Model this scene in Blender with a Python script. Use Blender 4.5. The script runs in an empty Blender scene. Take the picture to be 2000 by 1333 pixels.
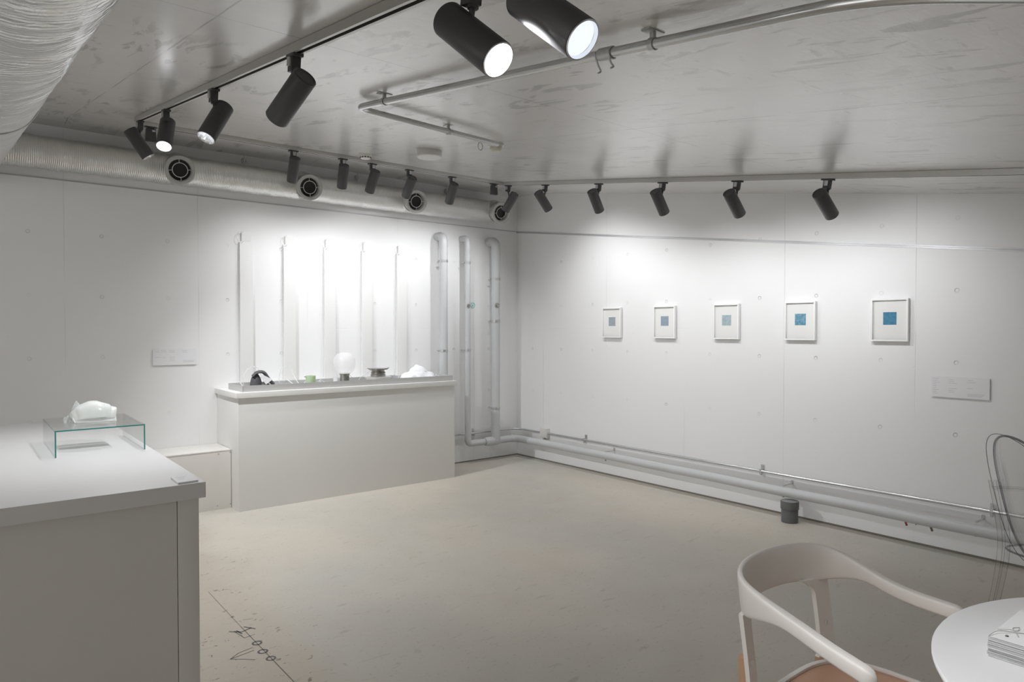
import bpy, bmesh, math, random
from mathutils import Vector, Matrix, noise
random.seed(7)
PI = math.pi
C = bpy.context.scene.collection
scene = bpy.context.scene

# ------------------------------------------------------------------ camera, world, exposure
FPX = 1345.0
EYE = 1.38
cam_d = bpy.data.cameras.new('camera')
cam = bpy.data.objects.new('camera', cam_d)
C.objects.link(cam)
cam_d.sensor_fit = 'HORIZONTAL'
cam_d.sensor_width = 36.0
cam_d.lens = 36.0 * FPX / 2000.0
cam_d.clip_start = 0.02
cam_d.clip_end = 60
cam.location = (-4.773, -5.855, EYE)
cam.rotation_euler = (math.radians(90 - 1.001), 0, math.radians(51.241 - 90))
scene.camera = cam

world = bpy.data.worlds.new('world')
scene.world = world
world.use_nodes = True
world.node_tree.nodes['Background'].inputs[0].default_value = (0.5, 0.5, 0.5, 1)
world.node_tree.nodes['Background'].inputs[1].default_value = 1.3

vs = scene.view_settings
vs.view_transform = 'Standard'
vs.look = 'None'
vs.exposure = 1.5
vs.gamma = 1.0
vs.use_curve_mapping = False

SPOT_W = 7.6          # watts of every wall washer
SPOT_COL = (0.965, 0.975, 1.0)

# ceiling plane: level strip along wall_left, then falling towards the camera
ZC, YB, SL = 2.816, -0.30, 0.1533
def ceil_z(y):
    return ZC if y > YB else ZC + SL * (y - YB)

# ------------------------------------------------------------------ materials
def new_mat(name):
    m = bpy.data.materials.new(name)
    m.use_nodes = True
    nt = m.node_tree
    return m, nt, nt.nodes['Principled BSDF']

def mat(name, col, rough=0.5, metal=0.0, coat=0.0, spec=0.5, bump=0.0, bscale=60.0, var=0.0, vscale=6.0, vcol=None, trans=0.0, ior=1.45, sss=0.0):
    m, nt, b = new_mat(name)
    b.inputs['Base Color'].default_value = (*col, 1)
    b.inputs['Roughness'].default_value = rough
    b.inputs['Metallic'].default_value = metal
    b.inputs['Coat Weight'].default_value = coat
    b.inputs['Specular IOR Level'].default_value = spec
    b.inputs['Transmission Weight'].default_value = trans
    b.inputs['IOR'].default_value = ior
    if sss:
        b.inputs['Subsurface Weight'].default_value = sss
        b.inputs['Subsurface Radius'].default_value = (0.03, 0.03, 0.025)
    tc = nt.nodes.new('ShaderNodeTexCoord')
    if bump or var:
        n = nt.nodes.new('ShaderNodeTexNoise')
        n.inputs['Scale'].default_value = bscale
        n.inputs['Detail'].default_value = 4
        nt.links.new(tc.outputs['Object'], n.inputs['Vector'])
    if bump:
        bp = nt.nodes.new('ShaderNodeBump')
        bp.inputs['Strength'].default_value = bump
        bp.inputs['Distance'].default_value = 0.002
        nt.links.new(n.outputs['Fac'], bp.inputs['Height'])
        nt.links.new(bp.outputs['Normal'], b.inputs['Normal'])
    if var:
        n2 = nt.nodes.new('ShaderNodeTexNoise')
        n2.inputs['Scale'].default_value = vscale
        n2.inputs['Detail'].default_value = 5
        nt.links.new(tc.outputs['Object'], n2.inputs['Vector'])
        mx = nt.nodes.new('ShaderNodeMix'); mx.data_type = 'RGBA'
        vc = vcol or tuple(c * (1 - var) for c in col)
        mx.inputs[6].default_value = (*col, 1)
        mx.inputs[7].default_value = (*vc, 1)
        nt.links.new(n2.outputs['Fac'], mx.inputs[0])
        nt.links.new(mx.outputs[2], b.inputs['Base Color'])
    return m

class NT:
    """tiny node-graph helper: every method returns an output socket"""
    def __init__(s, nt):
        s.nt = nt
    def _in(s, sock, v):
        if hasattr(v, 'is_linked') or hasattr(v, 'links'):
            s.nt.links.new(v, sock)
        else:
            sock.default_value = v
    def m(s, op, a, b=None, c=None, clamp=False):
        n = s.nt.nodes.new('ShaderNodeMath'); n.operation = op; n.use_clamp = clamp
        s._in(n.inputs[0], a)
        if b is not None: s._in(n.inputs[1], b)
        if c is not None: s._in(n.inputs[2], c)
        return n.outputs[0]
    def pos(s):
        g = s.nt.nodes.new('ShaderNodeNewGeometry')
        sep = s.nt.nodes.new('ShaderNodeSeparateXYZ')
        s.nt.links.new(g.outputs['Position'], sep.inputs[0])
        return sep.outputs
    def vec(s, x, y, z):
        n = s.nt.nodes.new('ShaderNodeCombineXYZ')
        for i, v in enumerate((x, y, z)): s._in(n.inputs[i], v)
        return n.outputs[0]
    def noise(s, v, scale, detail=3, rough=0.5, dist=0.0):
        n = s.nt.nodes.new('ShaderNodeTexNoise')
        s._in(n.inputs['Vector'], v)
        n.inputs['Scale'].default_value = scale
        n.inputs['Detail'].default_value = detail
        n.inputs['Roughness'].default_value = rough
        n.inputs['Distortion'].default_value = dist
        return n.outputs['Fac']
    def ramp(s, f, lo, hi):
        n = s.nt.nodes.new('ShaderNodeMapRange'); n.interpolation_type = 'SMOOTHSTEP'
        s._in(n.inputs[0], f)
        n.inputs[1].default_value = lo; n.inputs[2].default_value = hi
        n.inputs[3].default_value = 0; n.inputs[4].default_value = 1
        return n.outputs[0]
    def mix(s, f, a, b):
        n = s.nt.nodes.new('ShaderNodeMix'); n.data_type = 'RGBA'
        s._in(n.inputs[0], f)
        for i, v in ((6, a), (7, b)):
            if isinstance(v, tuple): n.inputs[i].default_value = (*v, 1)
            else: s.nt.links.new(v, n.inputs[i])
        return n.outputs[2]
    def bump(s, h, strength, dist):
        n = s.nt.nodes.new('ShaderNodeBump')
        n.inputs['Strength'].default_value = strength
        n.inputs['Distance'].default_value = dist
        s._in(n.inputs['Height'], h)
        return n.outputs[0]
    def cell(s, v, period, off):
        """signed distance from the nearest grid line at off + k*period"""
        a = s.m('DIVIDE', s.m('SUBTRACT', v, off), period)
        f = s.m('FRACT', s.m('ADD', a, 0.5))
        return s.m('MULTIPLY', s.m('SUBTRACT', f, 0.5), period)

def wall_mat(name, axis, hole_off, seam_off):
    m, nt, b = new_mat(name)
    g = NT(nt); P = g.pos()
    h, z = P[axis], P[2]
    dx = g.cell(h, 0.445, hole_off); dz = g.cell(z, 0.445, 0.727)
    d = g.m('SQRT', g.m('ADD', g.m('MULTIPLY', dx, dx), g.m('MULTIPLY', dz, dz)))
    hole = g.m('SUBTRACT', 1.0, g.ramp(d, 0.0115, 0.0145))
    zlim = g.m('MULTIPLY', g.m('GREATER_THAN', z, 0.5), g.m('LESS_THAN', z, 2.3))
    hole = g.m('MULTIPLY', hole, zlim)
    # every tie hole is filled a little differently
    cellid = g.vec(g.m('ROUND', g.m('DIVIDE', g.m('SUBTRACT', h, hole_off), 0.445)), g.m('ROUND', g.m('DIVIDE', z, 0.445)), 3.3)
    wn = nt.nodes.new('ShaderNodeTexWhiteNoise'); nt.links.new(cellid, wn.inputs['Vector'])
    hole = g.m('MULTIPLY', hole, g.m('ADD', g.m('MULTIPLY', wn.outputs['Value'], 0.8), 0.2))
    sv = g.m('ABSOLUTE', g.cell(h, 0.9, seam_off))
    seam = g.m('SUBTRACT', 1.0, g.ramp(sv, 0.0012, 0.0035))
    brk = g.ramp(g.noise(g.vec(h, g.m('MULTIPLY', z, 0.6), 2.0), 1.7, 2), 0.42, 0.6)
    seam = g.m('MULTIPLY', seam, brk)
    hv = g.m('ABSOLUTE', g.m('SUBTRACT', z, 1.383))
    seamh = g.m('MULTIPLY', g.m('SUBTRACT', 1.0, g.ramp(hv, 0.0012, 0.003)), g.ramp(g.noise(g.vec(h, 0.0, 7.0), 1.3, 2), 0.5, 0.62))
    pit = g.ramp(g.noise(g.vec(P[0], P[1], z), 17.0, 2, 0.4), 0.75, 0.80)
    fine = g.noise(g.vec(P[0], P[1], z), 90.0, 4)
    big = g.noise(g.vec(P[0], P[1], z), 1.6, 3)
    hh = g.m('ADD', g.m('MULTIPLY', hole, -1.6), g.m('MULTIPLY', g.m('MAXIMUM', seam, seamh), -0.55))
    hh = g.m('ADD', hh, g.m('MULTIPLY', pit, -0.35))
    hh = g.m('ADD', hh, g.m('MULTIPLY', fine, 0.10))
    hh = g.m('ADD', hh, g.m('MULTIPLY', big, 1.2))
    nt.links.new(g.bump(hh, 0.75, 0.004), b.inputs['Normal'])
    ring_shade_seam = g.m('MULTIPLY', g.m('MAXIMUM', g.m('MULTIPLY', g.m('MULTIPLY', hole, g.ramp(d, 0.004, 0.0125)), 0.45), g.m('MULTIPLY', g.m('MAXIMUM', seam, seamh), 0.12)), 1.0)  # ring shading of the tie holes painted into the colour, plus darker seams
    base = g.mix(big, (0.87, 0.87, 0.87), (0.845, 0.845, 0.842))
    nt.links.new(g.mix(ring_shade_seam, base, (0.35, 0.35, 0.34)), b.inputs['Base Color'])
    b.inputs['Roughness'].default_value = 0.62
    b.inputs['Specular IOR Level'].default_value = 0.35
    return m

def ceiling_mat():
    m, nt, b = new_mat('lacquered_concrete')
    g = NT(nt); P = g.pos(); x, y = P[0], P[1]
    v = g.vec(x, y, 0.0)
    # dark scuffs, long along the room
    st = g.noise(g.vec(g.m('MULTIPLY', x, 9.0), g.m('MULTIPLY', y, 2.4), 0.0), 1.3, 6, 0.62, 0.6)
    zone = g.ramp(g.noise(v, 0.8, 2), 0.36, 0.62)
    stain = g.m('MULTIPLY', g.ramp(st, 0.555, 0.61), zone)
    st2 = g.noise(g.vec(g.m('MULTIPLY', x, 2.0), g.m('MULTIPLY', y, 7.0), 5.0), 2.6, 5, 0.65, 0.4)
    stain2 = g.m('MULTIPLY', g.ramp(st2, 0.60, 0.68), g.ramp(g.noise(v, 1.1, 2), 0.5, 0.62))
    cloud = g.noise(v, 1.7, 5, 0.55)
    base = g.mix(g.ramp(cloud, 0.3, 0.7), (0.73, 0.715, 0.69), (0.66, 0.645, 0.62))
    base = g.mix(g.m('MULTIPLY', g.m('MAXIMUM', stain, g.m('MULTIPLY', stain2, 0.7)), 0.72), base, (0.29, 0.27, 0.235))
    wob = g.m('MULTIPLY', g.m('SUBTRACT', g.noise(v, 6.0, 2), 0.5), 0.008)
    jx = g.m('SUBTRACT', 1.0, g.ramp(g.m('ABSOLUTE', g.m('ADD', g.cell(x, 1.8, -4.18), wob)), 0.0015, 0.004))
    jy = g.m('SUBTRACT', 1.0, g.ramp(g.m('ABSOLUTE', g.m('ADD', g.cell(y, 1.8, -3.755), wob)), 0.0015, 0.004))
    j = g.m('MULTIPLY', g.m('MAXIMUM', jx, jy), g.ramp(g.noise(v, 3.0, 3), 0.35, 0.55))
    base = g.mix(g.m('MULTIPLY', j, 0.65), base, (0.16, 0.15, 0.13))
    nt.links.new(base, b.inputs['Base Color'])
    lam = g.noise(g.vec(g.m('MULTIPLY', x, 3.0), g.m('MULTIPLY', y, 12.0), 0.0), 2.2, 3, 0.55)
    lam2 = g.noise(g.vec(g.m('MULTIPLY', x, 14.0), g.m('MULTIPLY', y, 55.0), 0.0), 1.5, 3, 0.55)
    h = g.m('ADD', g.m('MULTIPLY', lam, 1.0), g.m('MULTIPLY', lam2, 0.30))
    nt.links.new(g.bump(h, 0.35, 0.006), b.inputs['Normal'])
    b.inputs['Roughness'].default_value = 0.34
    b.inputs['Specular IOR Level'].default_value = 0.6
    b.inputs['Coat Weight'].default_value = 0.8
    b.inputs['Coat IOR'].default_value = 1.55
    b.inputs['Coat Roughness'].default_value = 0.20
    return m

def floor_mat():
    m, nt, b = new_mat('aged_concrete_floor')
    g = NT(nt); P = g.pos(); x, y = P[0], P[1]
    v = g.vec(x, y, 0.0)
    c1 = g.noise(v, 0.8, 4, 0.55); c2 = g.noise(v, 3.2, 6, 0.62)
    base = g.mix(g.ramp(c1, 0.35, 0.65), (0.615, 0.565, 0.49), (0.545, 0.53, 0.48))
    base = g.mix(g.m('MULTIPLY', g.ramp(c2, 0.48, 0.72), 0.5), base, (0.60, 0.525, 0.44))
    # bare worn strip by the near plinth, ochre with glue flecks
    near = g.ramp(g.m('ADD', g.m('MULTIPLY', x, -1.0), g.m('MULTIPLY', g.noise(v, 2.2, 3), 0.8)), 3.80, 4.15)
    base = g.mix(g.m('MULTIPLY', near, 0.75), base, (0.52, 0.455, 0.375))
    fl = g.noise(g.vec(g.m('MULTIPLY', x, 22.0), g.m('MULTIPLY', y, 36.0), 0.0), 1.0, 3, 0.5, 1.2)
    fleck = g.ramp(fl, 0.655, 0.69)
    amt = g.m('ADD', g.m('MULTIPLY', near, 0.62), 0.16)
    base = g.mix(g.m('MULTIPLY', fleck, amt), base, (0.16, 0.11, 0.08))
    sp = g.ramp(g.noise(v, 60.0, 3, 0.6), 0.62, 0.70)
    base = g.mix(g.m('MULTIPLY', sp, 0.4), base, (0.27, 0.235, 0.19))
    sc = g.ramp(g.noise(g.vec(g.m('MULTIPLY', x, 3.0), g.m('MULTIPLY', y, 14.0), 9.0), 2.0, 4, 0.6, 0.5), 0.62, 0.72)
    base = g.mix(g.m('MULTIPLY', sc, 0.35), base, (0.30, 0.27, 0.23))
    nt.links.new(base, b.inputs['Base Color'])
    rg = g.m('ADD', g.m('MULTIPLY', c2, 0.2), 0.36)
    nt.links.new(rg, b.inputs['Roughness'])
    nt.links.new(g.bump(g.m('ADD', c2, g.m('MULTIPLY', g.noise(v, 40.0, 4), 0.2)), 0.25, 0.004), b.inputs['Normal'])
    b.inputs['Specular IOR Level'].default_value = 0.4
    return m

def foil_mat(name, axis, pitch, wrinkle, rough=0.30):
    m, nt, b = new_mat(name)
    g = NT(nt); P = g.pos()
    h = P[axis]
    rib = g.m('SINE', g.m('MULTIPLY', g.m('ADD', h, g.m('MULTIPLY', g.noise(g.vec(P[0], P[1], P[2]), 5.0, 2), 0.02)), 2 * PI / pitch))
    cr = g.noise(g.vec(P[0], P[1], P[2]), 26.0, 4, 0.6, 0.8)
    cr2 = g.noise(g.vec(P[0], P[1], P[2]), 7.0, 3, 0.5, 0.5)
    hh = g.m('ADD', g.m('MULTIPLY', rib, 0.22 if axis == 0 else 0.07), g.m('ADD', g.m('MULTIPLY', cr, 0.9 * wrinkle), g.m('MULTIPLY', cr2, 1.8 * wrinkle)))
    nt.links.new(g.bump(hh, 0.6, 0.006), b.inputs['Normal'])
    b.inputs['Base Color'].default_value = (0.74, 0.735, 0.72, 1)
    b.inputs['Metallic'].default_value = 0.85
    b.inputs['Roughness'].default_value = rough
    return m

def clear_mat(name, col=(0.97, 1.0, 0.99), gloss=1.0):
    """thin clear sheet: straight-through transparency with a fresnel reflection"""
    m = bpy.data.materials.new(name); m.use_nodes = True
    nt = m.node_tree; nt.nodes.clear()
    out = nt.nodes.new('ShaderNodeOutputMaterial')
    tr = nt.nodes.new('ShaderNodeBsdfTransparent'); tr.inputs[0].default_value = (*col, 1)
    gl = nt.nodes.new('ShaderNodeBsdfGlossy'); gl.inputs['Roughness'].default_value = 0.04
    fr = nt.nodes.new('ShaderNodeFresnel'); fr.inputs[0].default_value = 1.45
    mu = nt.nodes.new('ShaderNodeMath'); mu.operation = 'MULTIPLY'; mu.inputs[1].default_value = gloss
    mx = nt.nodes.new('ShaderNodeMixShader')
    geo = nt.nodes.new('ShaderNodeNewGeometry'); inv = nt.nodes.new('ShaderNodeMath'); inv.operation = 'SUBTRACT'; inv.inputs[0].default_value = 1.0
    mb = nt.nodes.new('ShaderNodeMath'); mb.operation = 'MULTIPLY'   # reflect on the outer faces only, no false total reflection inside
    nt.links.new(geo.outputs['Backfacing'], inv.inputs[1]); nt.links.new(inv.outputs[0], mb.inputs[1])
    nt.links.new(fr.outputs[0], mu.inputs[0]); nt.links.new(mu.outputs[0], mb.inputs[0]); nt.links.new(mb.outputs[0], mx.inputs[0])
    nt.links.new(tr.outputs[0], mx.inputs[1]); nt.links.new(gl.outputs[0], mx.inputs[2])
    nt.links.new(mx.outputs[0], out.inputs[0])
    return m

def milky_mat(name, col, alpha):
    """thin frosted sheet: part diffuse white, part see-through"""
    m, nt, b = new_mat(name)
    b.inputs['Base Color'].default_value = (*col, 1)
    b.inputs['Roughness'].default_value = 0.3
    b.inputs['Alpha'].default_value = alpha
    return m

def emit_mat(name, col, st):
    m = bpy.data.materials.new(name); m.use_nodes = True
    nt = m.node_tree; nt.nodes.clear()
    out = nt.nodes.new('ShaderNodeOutputMaterial'); e = nt.nodes.new('ShaderNodeEmission')
    e.inputs[0].default_value = (*col, 1); e.inputs[1].default_value = st
    nt.links.new(e.outputs[0], out.inputs[0])
    return m

M = dict(
    wall_l=wall_mat('painted_concrete_left', 0, -3.058, -3.28),
    wall_r=wall_mat('painted_concrete_right', 1, -1.153, -4.036),
    ceiling=ceiling_mat(), floor=floor_mat(),
    gap=mat('dark_joint', (0.22, 0.20, 0.17), 0.9, bump=0.2),
    white=mat('white_paint', (0.80, 0.80, 0.79), 0.45, bump=0.05, bscale=120),
    plinth=mat('plinth_paint', (0.79, 0.785, 0.76), 0.55, bump=0.08, bscale=90, var=0.02),
    tabletop=mat('tabletop_laminate', (0.80, 0.80, 0.80), 0.38, bump=0.04, bscale=150),
    boxwhite=mat('box_paint', (0.78, 0.76, 0.72), 0.6, bump=0.08, bscale=60, var=0.03),
    alu=mat('brushed_aluminium', (0.60, 0.60, 0.61), 0.5, metal=0.5, bump=0.05, bscale=200),
    zinc=mat('galvanised_steel', (0.60, 0.61, 0.61), 0.36, metal=0.75, bump=0.1, bscale=80, var=0.1, vscale=30),
    tray=mat('zinc_tray', (0.56, 0.56, 0.55), 0.45, metal=0.3, bump=0.08, bscale=60, var=0.08, vscale=12),
    track=mat('track_aluminium', (0.60, 0.59, 0.57), 0.38, metal=0.4, bump=0.03, bscale=100),
    slot=mat('track_slot', (0.10, 0.095, 0.09), 0.6, bump=0.05),
    black=mat('black_anodised', (0.072, 0.072, 0.076), 0.42, bump=0.06, bscale=250),
    rim=mat('polished_rim', (0.8, 0.8, 0.8), 0.15, metal=1.0, bump=0.02),
    refl=mat('reflector', (0.92, 0.93, 0.95), 0.22, metal=0.9, bump=0.02),
    led=emit_mat('led_disc', (0.95, 0.97, 1.0), 14.0),
    led_soft=emit_mat('led_lens', (0.93, 0.96, 1.0), 3.0),
    led_dim=emit_mat('led_lens_dim', (0.80, 0.86, 0.95), 0.42),
    pipe=mat('grey_painted_pipe', (0.60, 0.61, 0.62), 0.34, bump=0.06, bscale=40, var=0.05, vscale=9),
    steel=mat('bolt_steel', (0.38, 0.38, 0.36), 0.4, metal=0.8, bump=0.1),
    conduit=mat('zinc_conduit', (0.66, 0.67, 0.67), 0.24, metal=0.85, bump=0.04, bscale=60),
    foil_wall=foil_mat('foil_wrap_long', 0, 0.012, 0.9),
    foil_big=foil_mat('foil_wrap_large', 1, 0.016, 1.2, 0.23),
    nozzle=mat('grille_plastic', (0.50, 0.50, 0.48), 0.4, bump=0.05),
    dark=mat('duct_interior', (0.055, 0.05, 0.05), 0.7, bump=0.05),
    ring=mat('grille_ring', (0.67, 0.66, 0.64), 0.4, bump=0.03),
    plastic=mat('white_plastic', (0.72, 0.71, 0.67), 0.4, bump=0.03),
    ivory=mat('ivory_plastic', (0.68, 0.67, 0.56), 0.4, bump=0.03),
    frame=mat('frame_lacquer', (0.92, 0.92, 0.91), 0.35, bump=0.03, bscale=90),
    mount=mat('mount_board', (0.82, 0.82, 0.80), 0.8, bump=0.05, bscale=200),
    plaque=mat('plaque_board', (0.83, 0.83, 0.845), 0.55, bump=0.03),
    ink=mat('pale_print', (0.50, 0.50, 0.51), 0.8, bump=0.02),
    pvc=mat('grey_pvc', (0.15, 0.155, 0.155), 0.45, bump=0.05, var=0.15, vscale=20),
    pvctop=mat('grey_pvc_pale', (0.33, 0.345, 0.34), 0.5, bump=0.05),  # paler grey for the top of the cap
    paper=mat('paper', (0.80, 0.80, 0.80), 0.8, bump=0.08, bscale=40),
    laminate=mat('round_table_laminate', (0.78, 0.78, 0.785), 0.45, bump=0.03),
    chair=mat('white_powder_coat', (0.83, 0.80, 0.76), 0.42, bump=0.04, bscale=150),
    wood=mat('beech_wood', (0.62, 0.36, 0.24), 0.45, bump=0.1, bscale=30, var=0.12, vscale=14),
    leg=mat('beech_leg', (0.60, 0.37, 0.23), 0.45, bump=0.1, bscale=30, var=0.12, vscale=14),
    glass=clear_mat('clear_glass', (0.98, 0.992, 0.988)),
    gedge=mat('glass_edge', (0.05, 0.32, 0.27), 0.12, bump=0.02),
    acrylic=clear_mat('clear_acrylic', (0.965, 0.965, 0.965)),
    aedge=clear_mat('acrylic_edge', (0.52, 0.52, 0.53), 1.0),
    afine=clear_mat('acrylic_fine_edge', (0.82, 0.82, 0.82), 1.0),
    tube=milky_mat('clear_tube', (0.86, 0.87, 0.88), 0.45),
    milk=milky_mat('frosted_glass', (0.93, 0.92, 0.94), 0.32),
    crystal=mat('milky_stone', (0.83, 0.86, 0.83), 0.28, bump=0.2, bscale=18, sss=0.4),
    icy=milky_mat('clear_shard', (0.86, 0.88, 0.88), 0.5),
    fluff=mat('white_fibre', (0.86, 0.87, 0.89), 0.95, bump=0.8, bscale=90, sss=0.2),
    charcoal=mat('charcoal_rubber', (0.075, 0.075, 0.08), 0.6, bump=0.15, bscale=80),
    greyfoam=mat('grey_foam', (0.26, 0.27, 0.27), 0.85, bump=0.8, bscale=120),
    greenish=milky_mat('green_wax_glass', (0.52, 0.66, 0.42), 0.75),
    tin=mat('tarnished_tin', (0.40, 0.385, 0.35), 0.32, metal=0.85, bump=0.15, bscale=50, var=0.3, vscale=30),
    darktin=mat('dark_grille', (0.20, 0.195, 0.185), 0.5, metal=0.5, bump=0.1),
    teal=mat('teal_ring', (0.30, 0.66, 0.62), 0.5, bump=0.02),
    red=mat('red_tab', (0.30, 0.07, 0.06), 0.5, bump=0.02),
    brown=mat('brown_tab', (0.14, 0.09, 0.075), 0.6, bump=0.02),
    pencil=mat('pencil_line', (0.17, 0.17, 0.165), 0.8, bump=0.02),
    twine=mat('grey_thread', (0.42, 0.42, 0.40), 0.8, bump=0.02),
)

def print_mat(name, a, b_, sc):
    m, nt, b = new_mat(name)
    g = NT(nt); P = g.pos()
    f = g.noise(g.vec(P[0], P[1], P[2]), sc, 4, 0.65, 0.4)
    nt.links.new(g.mix(g.ramp(f, 0.3, 0.72), a, b_), b.inputs['Base Color'])
    b.inputs['Roughness'].default_value = 0.8
    return m

# ------------------------------------------------------------------ mesh helpers
def finish(bm, name, m, parent=None, smooth=True, sharp=38, loc=None, weld=True):
    if weld: bmesh.ops.remove_doubles(bm, verts=bm.verts, dist=1e-6)
    bmesh.ops.recalc_face_normals(bm, faces=bm.faces)
    for f in bm.faces: f.smooth = smooth
    if smooth:
        for e in bm.edges:
            if len(e.link_faces) == 2 and e.calc_face_angle(0) > math.radians(sharp): e.smooth = False
    me = bpy.data.meshes.new(name)
    bm.to_mesh(me); bm.free()
    for mm in (m if isinstance(m, (list, tuple)) else [m]): me.materials.append(mm)
    o = bpy.data.objects.new(name, me)
    C.objects.link(o)
    if parent: o.parent = parent
    if loc: o.location = loc
    return o

def box(bm, x0, x1, y0, y1, z0, z1, bevel=0.0, mi=0):
    b2 = bmesh.new()
    bmesh.ops.create_cube(b2, size=1)
    for v in b2.verts:
        v.co = Vector(((x0 + x1) / 2 + v.co.x * (x1 - x0), (y0 + y1) / 2 + v.co.y * (y1 - y0), (z0 + z1) / 2 + v.co.z * (z1 - z0)))
    if bevel:
        bmesh.ops.bevel(b2, geom=list(b2.edges), offset=bevel, segments=2, profile=0.7, affect='EDGES')
    for f in b2.faces: f.material_index = mi
    merge(bm, b2)

def merge(bm, b2, mtx=None):
    if mtx is not None: bmesh.ops.transform(b2, matrix=mtx, verts=b2.verts)
    mp = {v: bm.verts.new(v.co) for v in b2.verts}
    for f in b2.faces:
        try:
            nf = bm.faces.new([mp[v] for v in f.verts]); nf.material_index = f.material_index
        except ValueError: pass
    b2.free()

def basis(d):
    d = Vector(d).normalized()
    return d.to_track_quat('Z', 'Y').to_matrix().to_4x4()

def lathe(bm, prof, org=(0, 0, 0), axis=(0, 0, 1), n=40, mis=None):
    """prof: (radius, height) list along the axis; open ends at r=0 close themselves"""
    R = Matrix.Translation(Vector(org)) @ basis(axis)
    rings = []
    for r, h in prof:
        if r < 1e-6: rings.append([bm.verts.new(R @ Vector((0, 0, h)))])
        else: rings.append([bm.verts.new(R @ Vector((r * math.cos(2 * PI * i / n), r * math.sin(2 * PI * i / n), h))) for i in range(n)])
    for k in range(len(rings) - 1):
        a, b = rings[k], rings[k + 1]
        for i in range(n):
            j = (i + 1) % n
            if len(a) == 1 and len(b) == 1: break
            if len(a) == 1: f = bm.faces.new((a[0], b[i], b[j]))
            elif len(b) == 1: f = bm.faces.new((a[i], a[j], b[0]))
            else: f = bm.faces.new((a[i], a[j], b[j], b[i]))
            if mis: f.material_index = mis[k]

def cyl(bm, p0, p1, r, r1=None, n=24, cap=True):
    p0, p1 = Vector(p0), Vector(p1); L = (p1 - p0).length
    r1 = r if r1 is None else r1
    prof = [(r, 0), (r1, L)]
    if cap: prof = [(0, 0)] + prof + [(0, L)]
    lathe(bm, prof, p0, p1 - p0, n)

def spline(P, n=8, closed=False):
    P = [Vector(p) for p in P]
    if closed: Q = [P[-1]] + P + [P[0], P[1]]
    else: Q = [2 * P[0] - P[1]] + P + [2 * P[-1] - P[-2]]
    out = []
    for i in range(1, len(Q) - 2):
        a, b, c, d = Q[i - 1:i + 3]
        for k in range(n):
            t = k / n
            out.append(0.5 * (2 * b + (c - a) * t + (2 * a - 5 * b + 4 * c - d) * t * t + (3 * b - a - 3 * c + d) * t ** 3))
    if not closed: out.append(P[-1].copy())
    return out

def rounded(P, rad, n=8):
    """polyline with its inner corners rounded by arcs"""
    P = [Vector(p) for p in P]; out = [P[0]]
    for i in range(1, len(P) - 1):
        a, b, c = P[i - 1], P[i], P[i + 1]
        r = rad[i - 1] if isinstance(rad, (list, tuple)) else rad
        u, v = (a - b).normalized(), (c - b).normalized()
        for k in range(n + 1):
            t = k / n
            out.append((b + u * r) * (1 - t) ** 2 + b * 2 * t * (1 - t) + (b + v * r) * t * t)
    out.append(P[-1]); return out

def tube(bm, pts, r, n=12, closed=False, cap=True):
    pts = [Vector(p) for p in pts]; m = len(pts)
    rr = r if isinstance(r, (list, tuple)) else [r] * m
    up = None; rings = []
    for i, p in enumerate(pts):
        if closed: t = (pts[(i + 1) % m] - pts[i - 1]).normalized()
        else: t = (pts[min(i + 1, m - 1)] - pts[max(i - 1, 0)]).normalized()
        if up is None:
            up = Vector((0, 0, 1)) if abs(t.z) < 0.9 else Vector((1, 0, 0))
        up = (up - t * up.dot(t)).normalized()
        s = t.cross(up)
        rings.append([bm.verts.new(p + (up * math.cos(2 * PI * k / n) + s * math.sin(2 * PI * k / n)) * rr[i]) for k in range(n)])
    for i in range(m if closed else m - 1):
        a, b = rings[i], rings[(i + 1) % m]
        for k in range(n): bm.faces.new((a[k], a[(k + 1) % n], b[(k + 1) % n], b[k]))
    if cap and not closed:
        bm.faces.new(rings[0]); bm.faces.new(list(reversed(rings[-1])))

def prism(bm, poly, mtx, th, mi=0):
    """poly in the local XY plane extruded by th along local Z"""
    a = [bm.verts.new(mtx @ Vector((x, y, 0))) for x, y in poly]
    b = [bm.verts.new(mtx @ Vector((x, y, th))) for x, y in poly]
    n = len(poly)
    fs = [bm.faces.new(a), bm.faces.new(list(reversed(b)))]
    for i in range(n): fs.append(bm.faces.new((a[i], a[(i + 1) % n], b[(i + 1) % n], b[i])))
    for f in fs: f.material_index = mi
    return fs

def thing(name, label, cat, loc=(0, 0, 0), rotz=0.0, group=None):
    o = bpy.data.objects.new(name, None)
    o.empty_display_size = 0.05
    C.objects.link(o); o.location = loc; o.rotation_euler = (0, 0, rotz)
    o['label'] = label; o['category'] = cat
    if group: o['group'] = group
    return o

def tag(o, label, cat, group=None):
    o['label'] = label; o['category'] = cat
    if group: o['group'] = group
    return o

def struct(o, label=None):
    o['kind'] = 'structure'
    if label: o['label'] = label; o['category'] = label.split()[-1]
    return o

# ------------------------------------------------------------------ room shell
XN, YR = -9.6, -8.2       # far side wall and rear wall, both outside the picture
b = bmesh.new(); box(b, XN - .2, .2, YR - .2, .2, -.15, 0)
floor = struct(finish(b, 'floor', M['floor'], smooth=False))
b = bmesh.new(); box(b, XN - .2, .2, 0, .2, 0, ZC + .25)
wall_left = struct(finish(b, 'wall_left', M['wall_l'], smooth=False))
b = bmesh.new(); box(b, 0, .2, YR - .2, 0, 0, ZC + .25)
wall_right = struct(finish(b, 'wall_right', M['wall_r'], smooth=False))
b = bmesh.new(); box(b, XN - .2, 0, YR - .2, YR, 0, ZC + .2)
struct(finish(b, 'wall_rear', M['white'], smooth=False))
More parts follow.
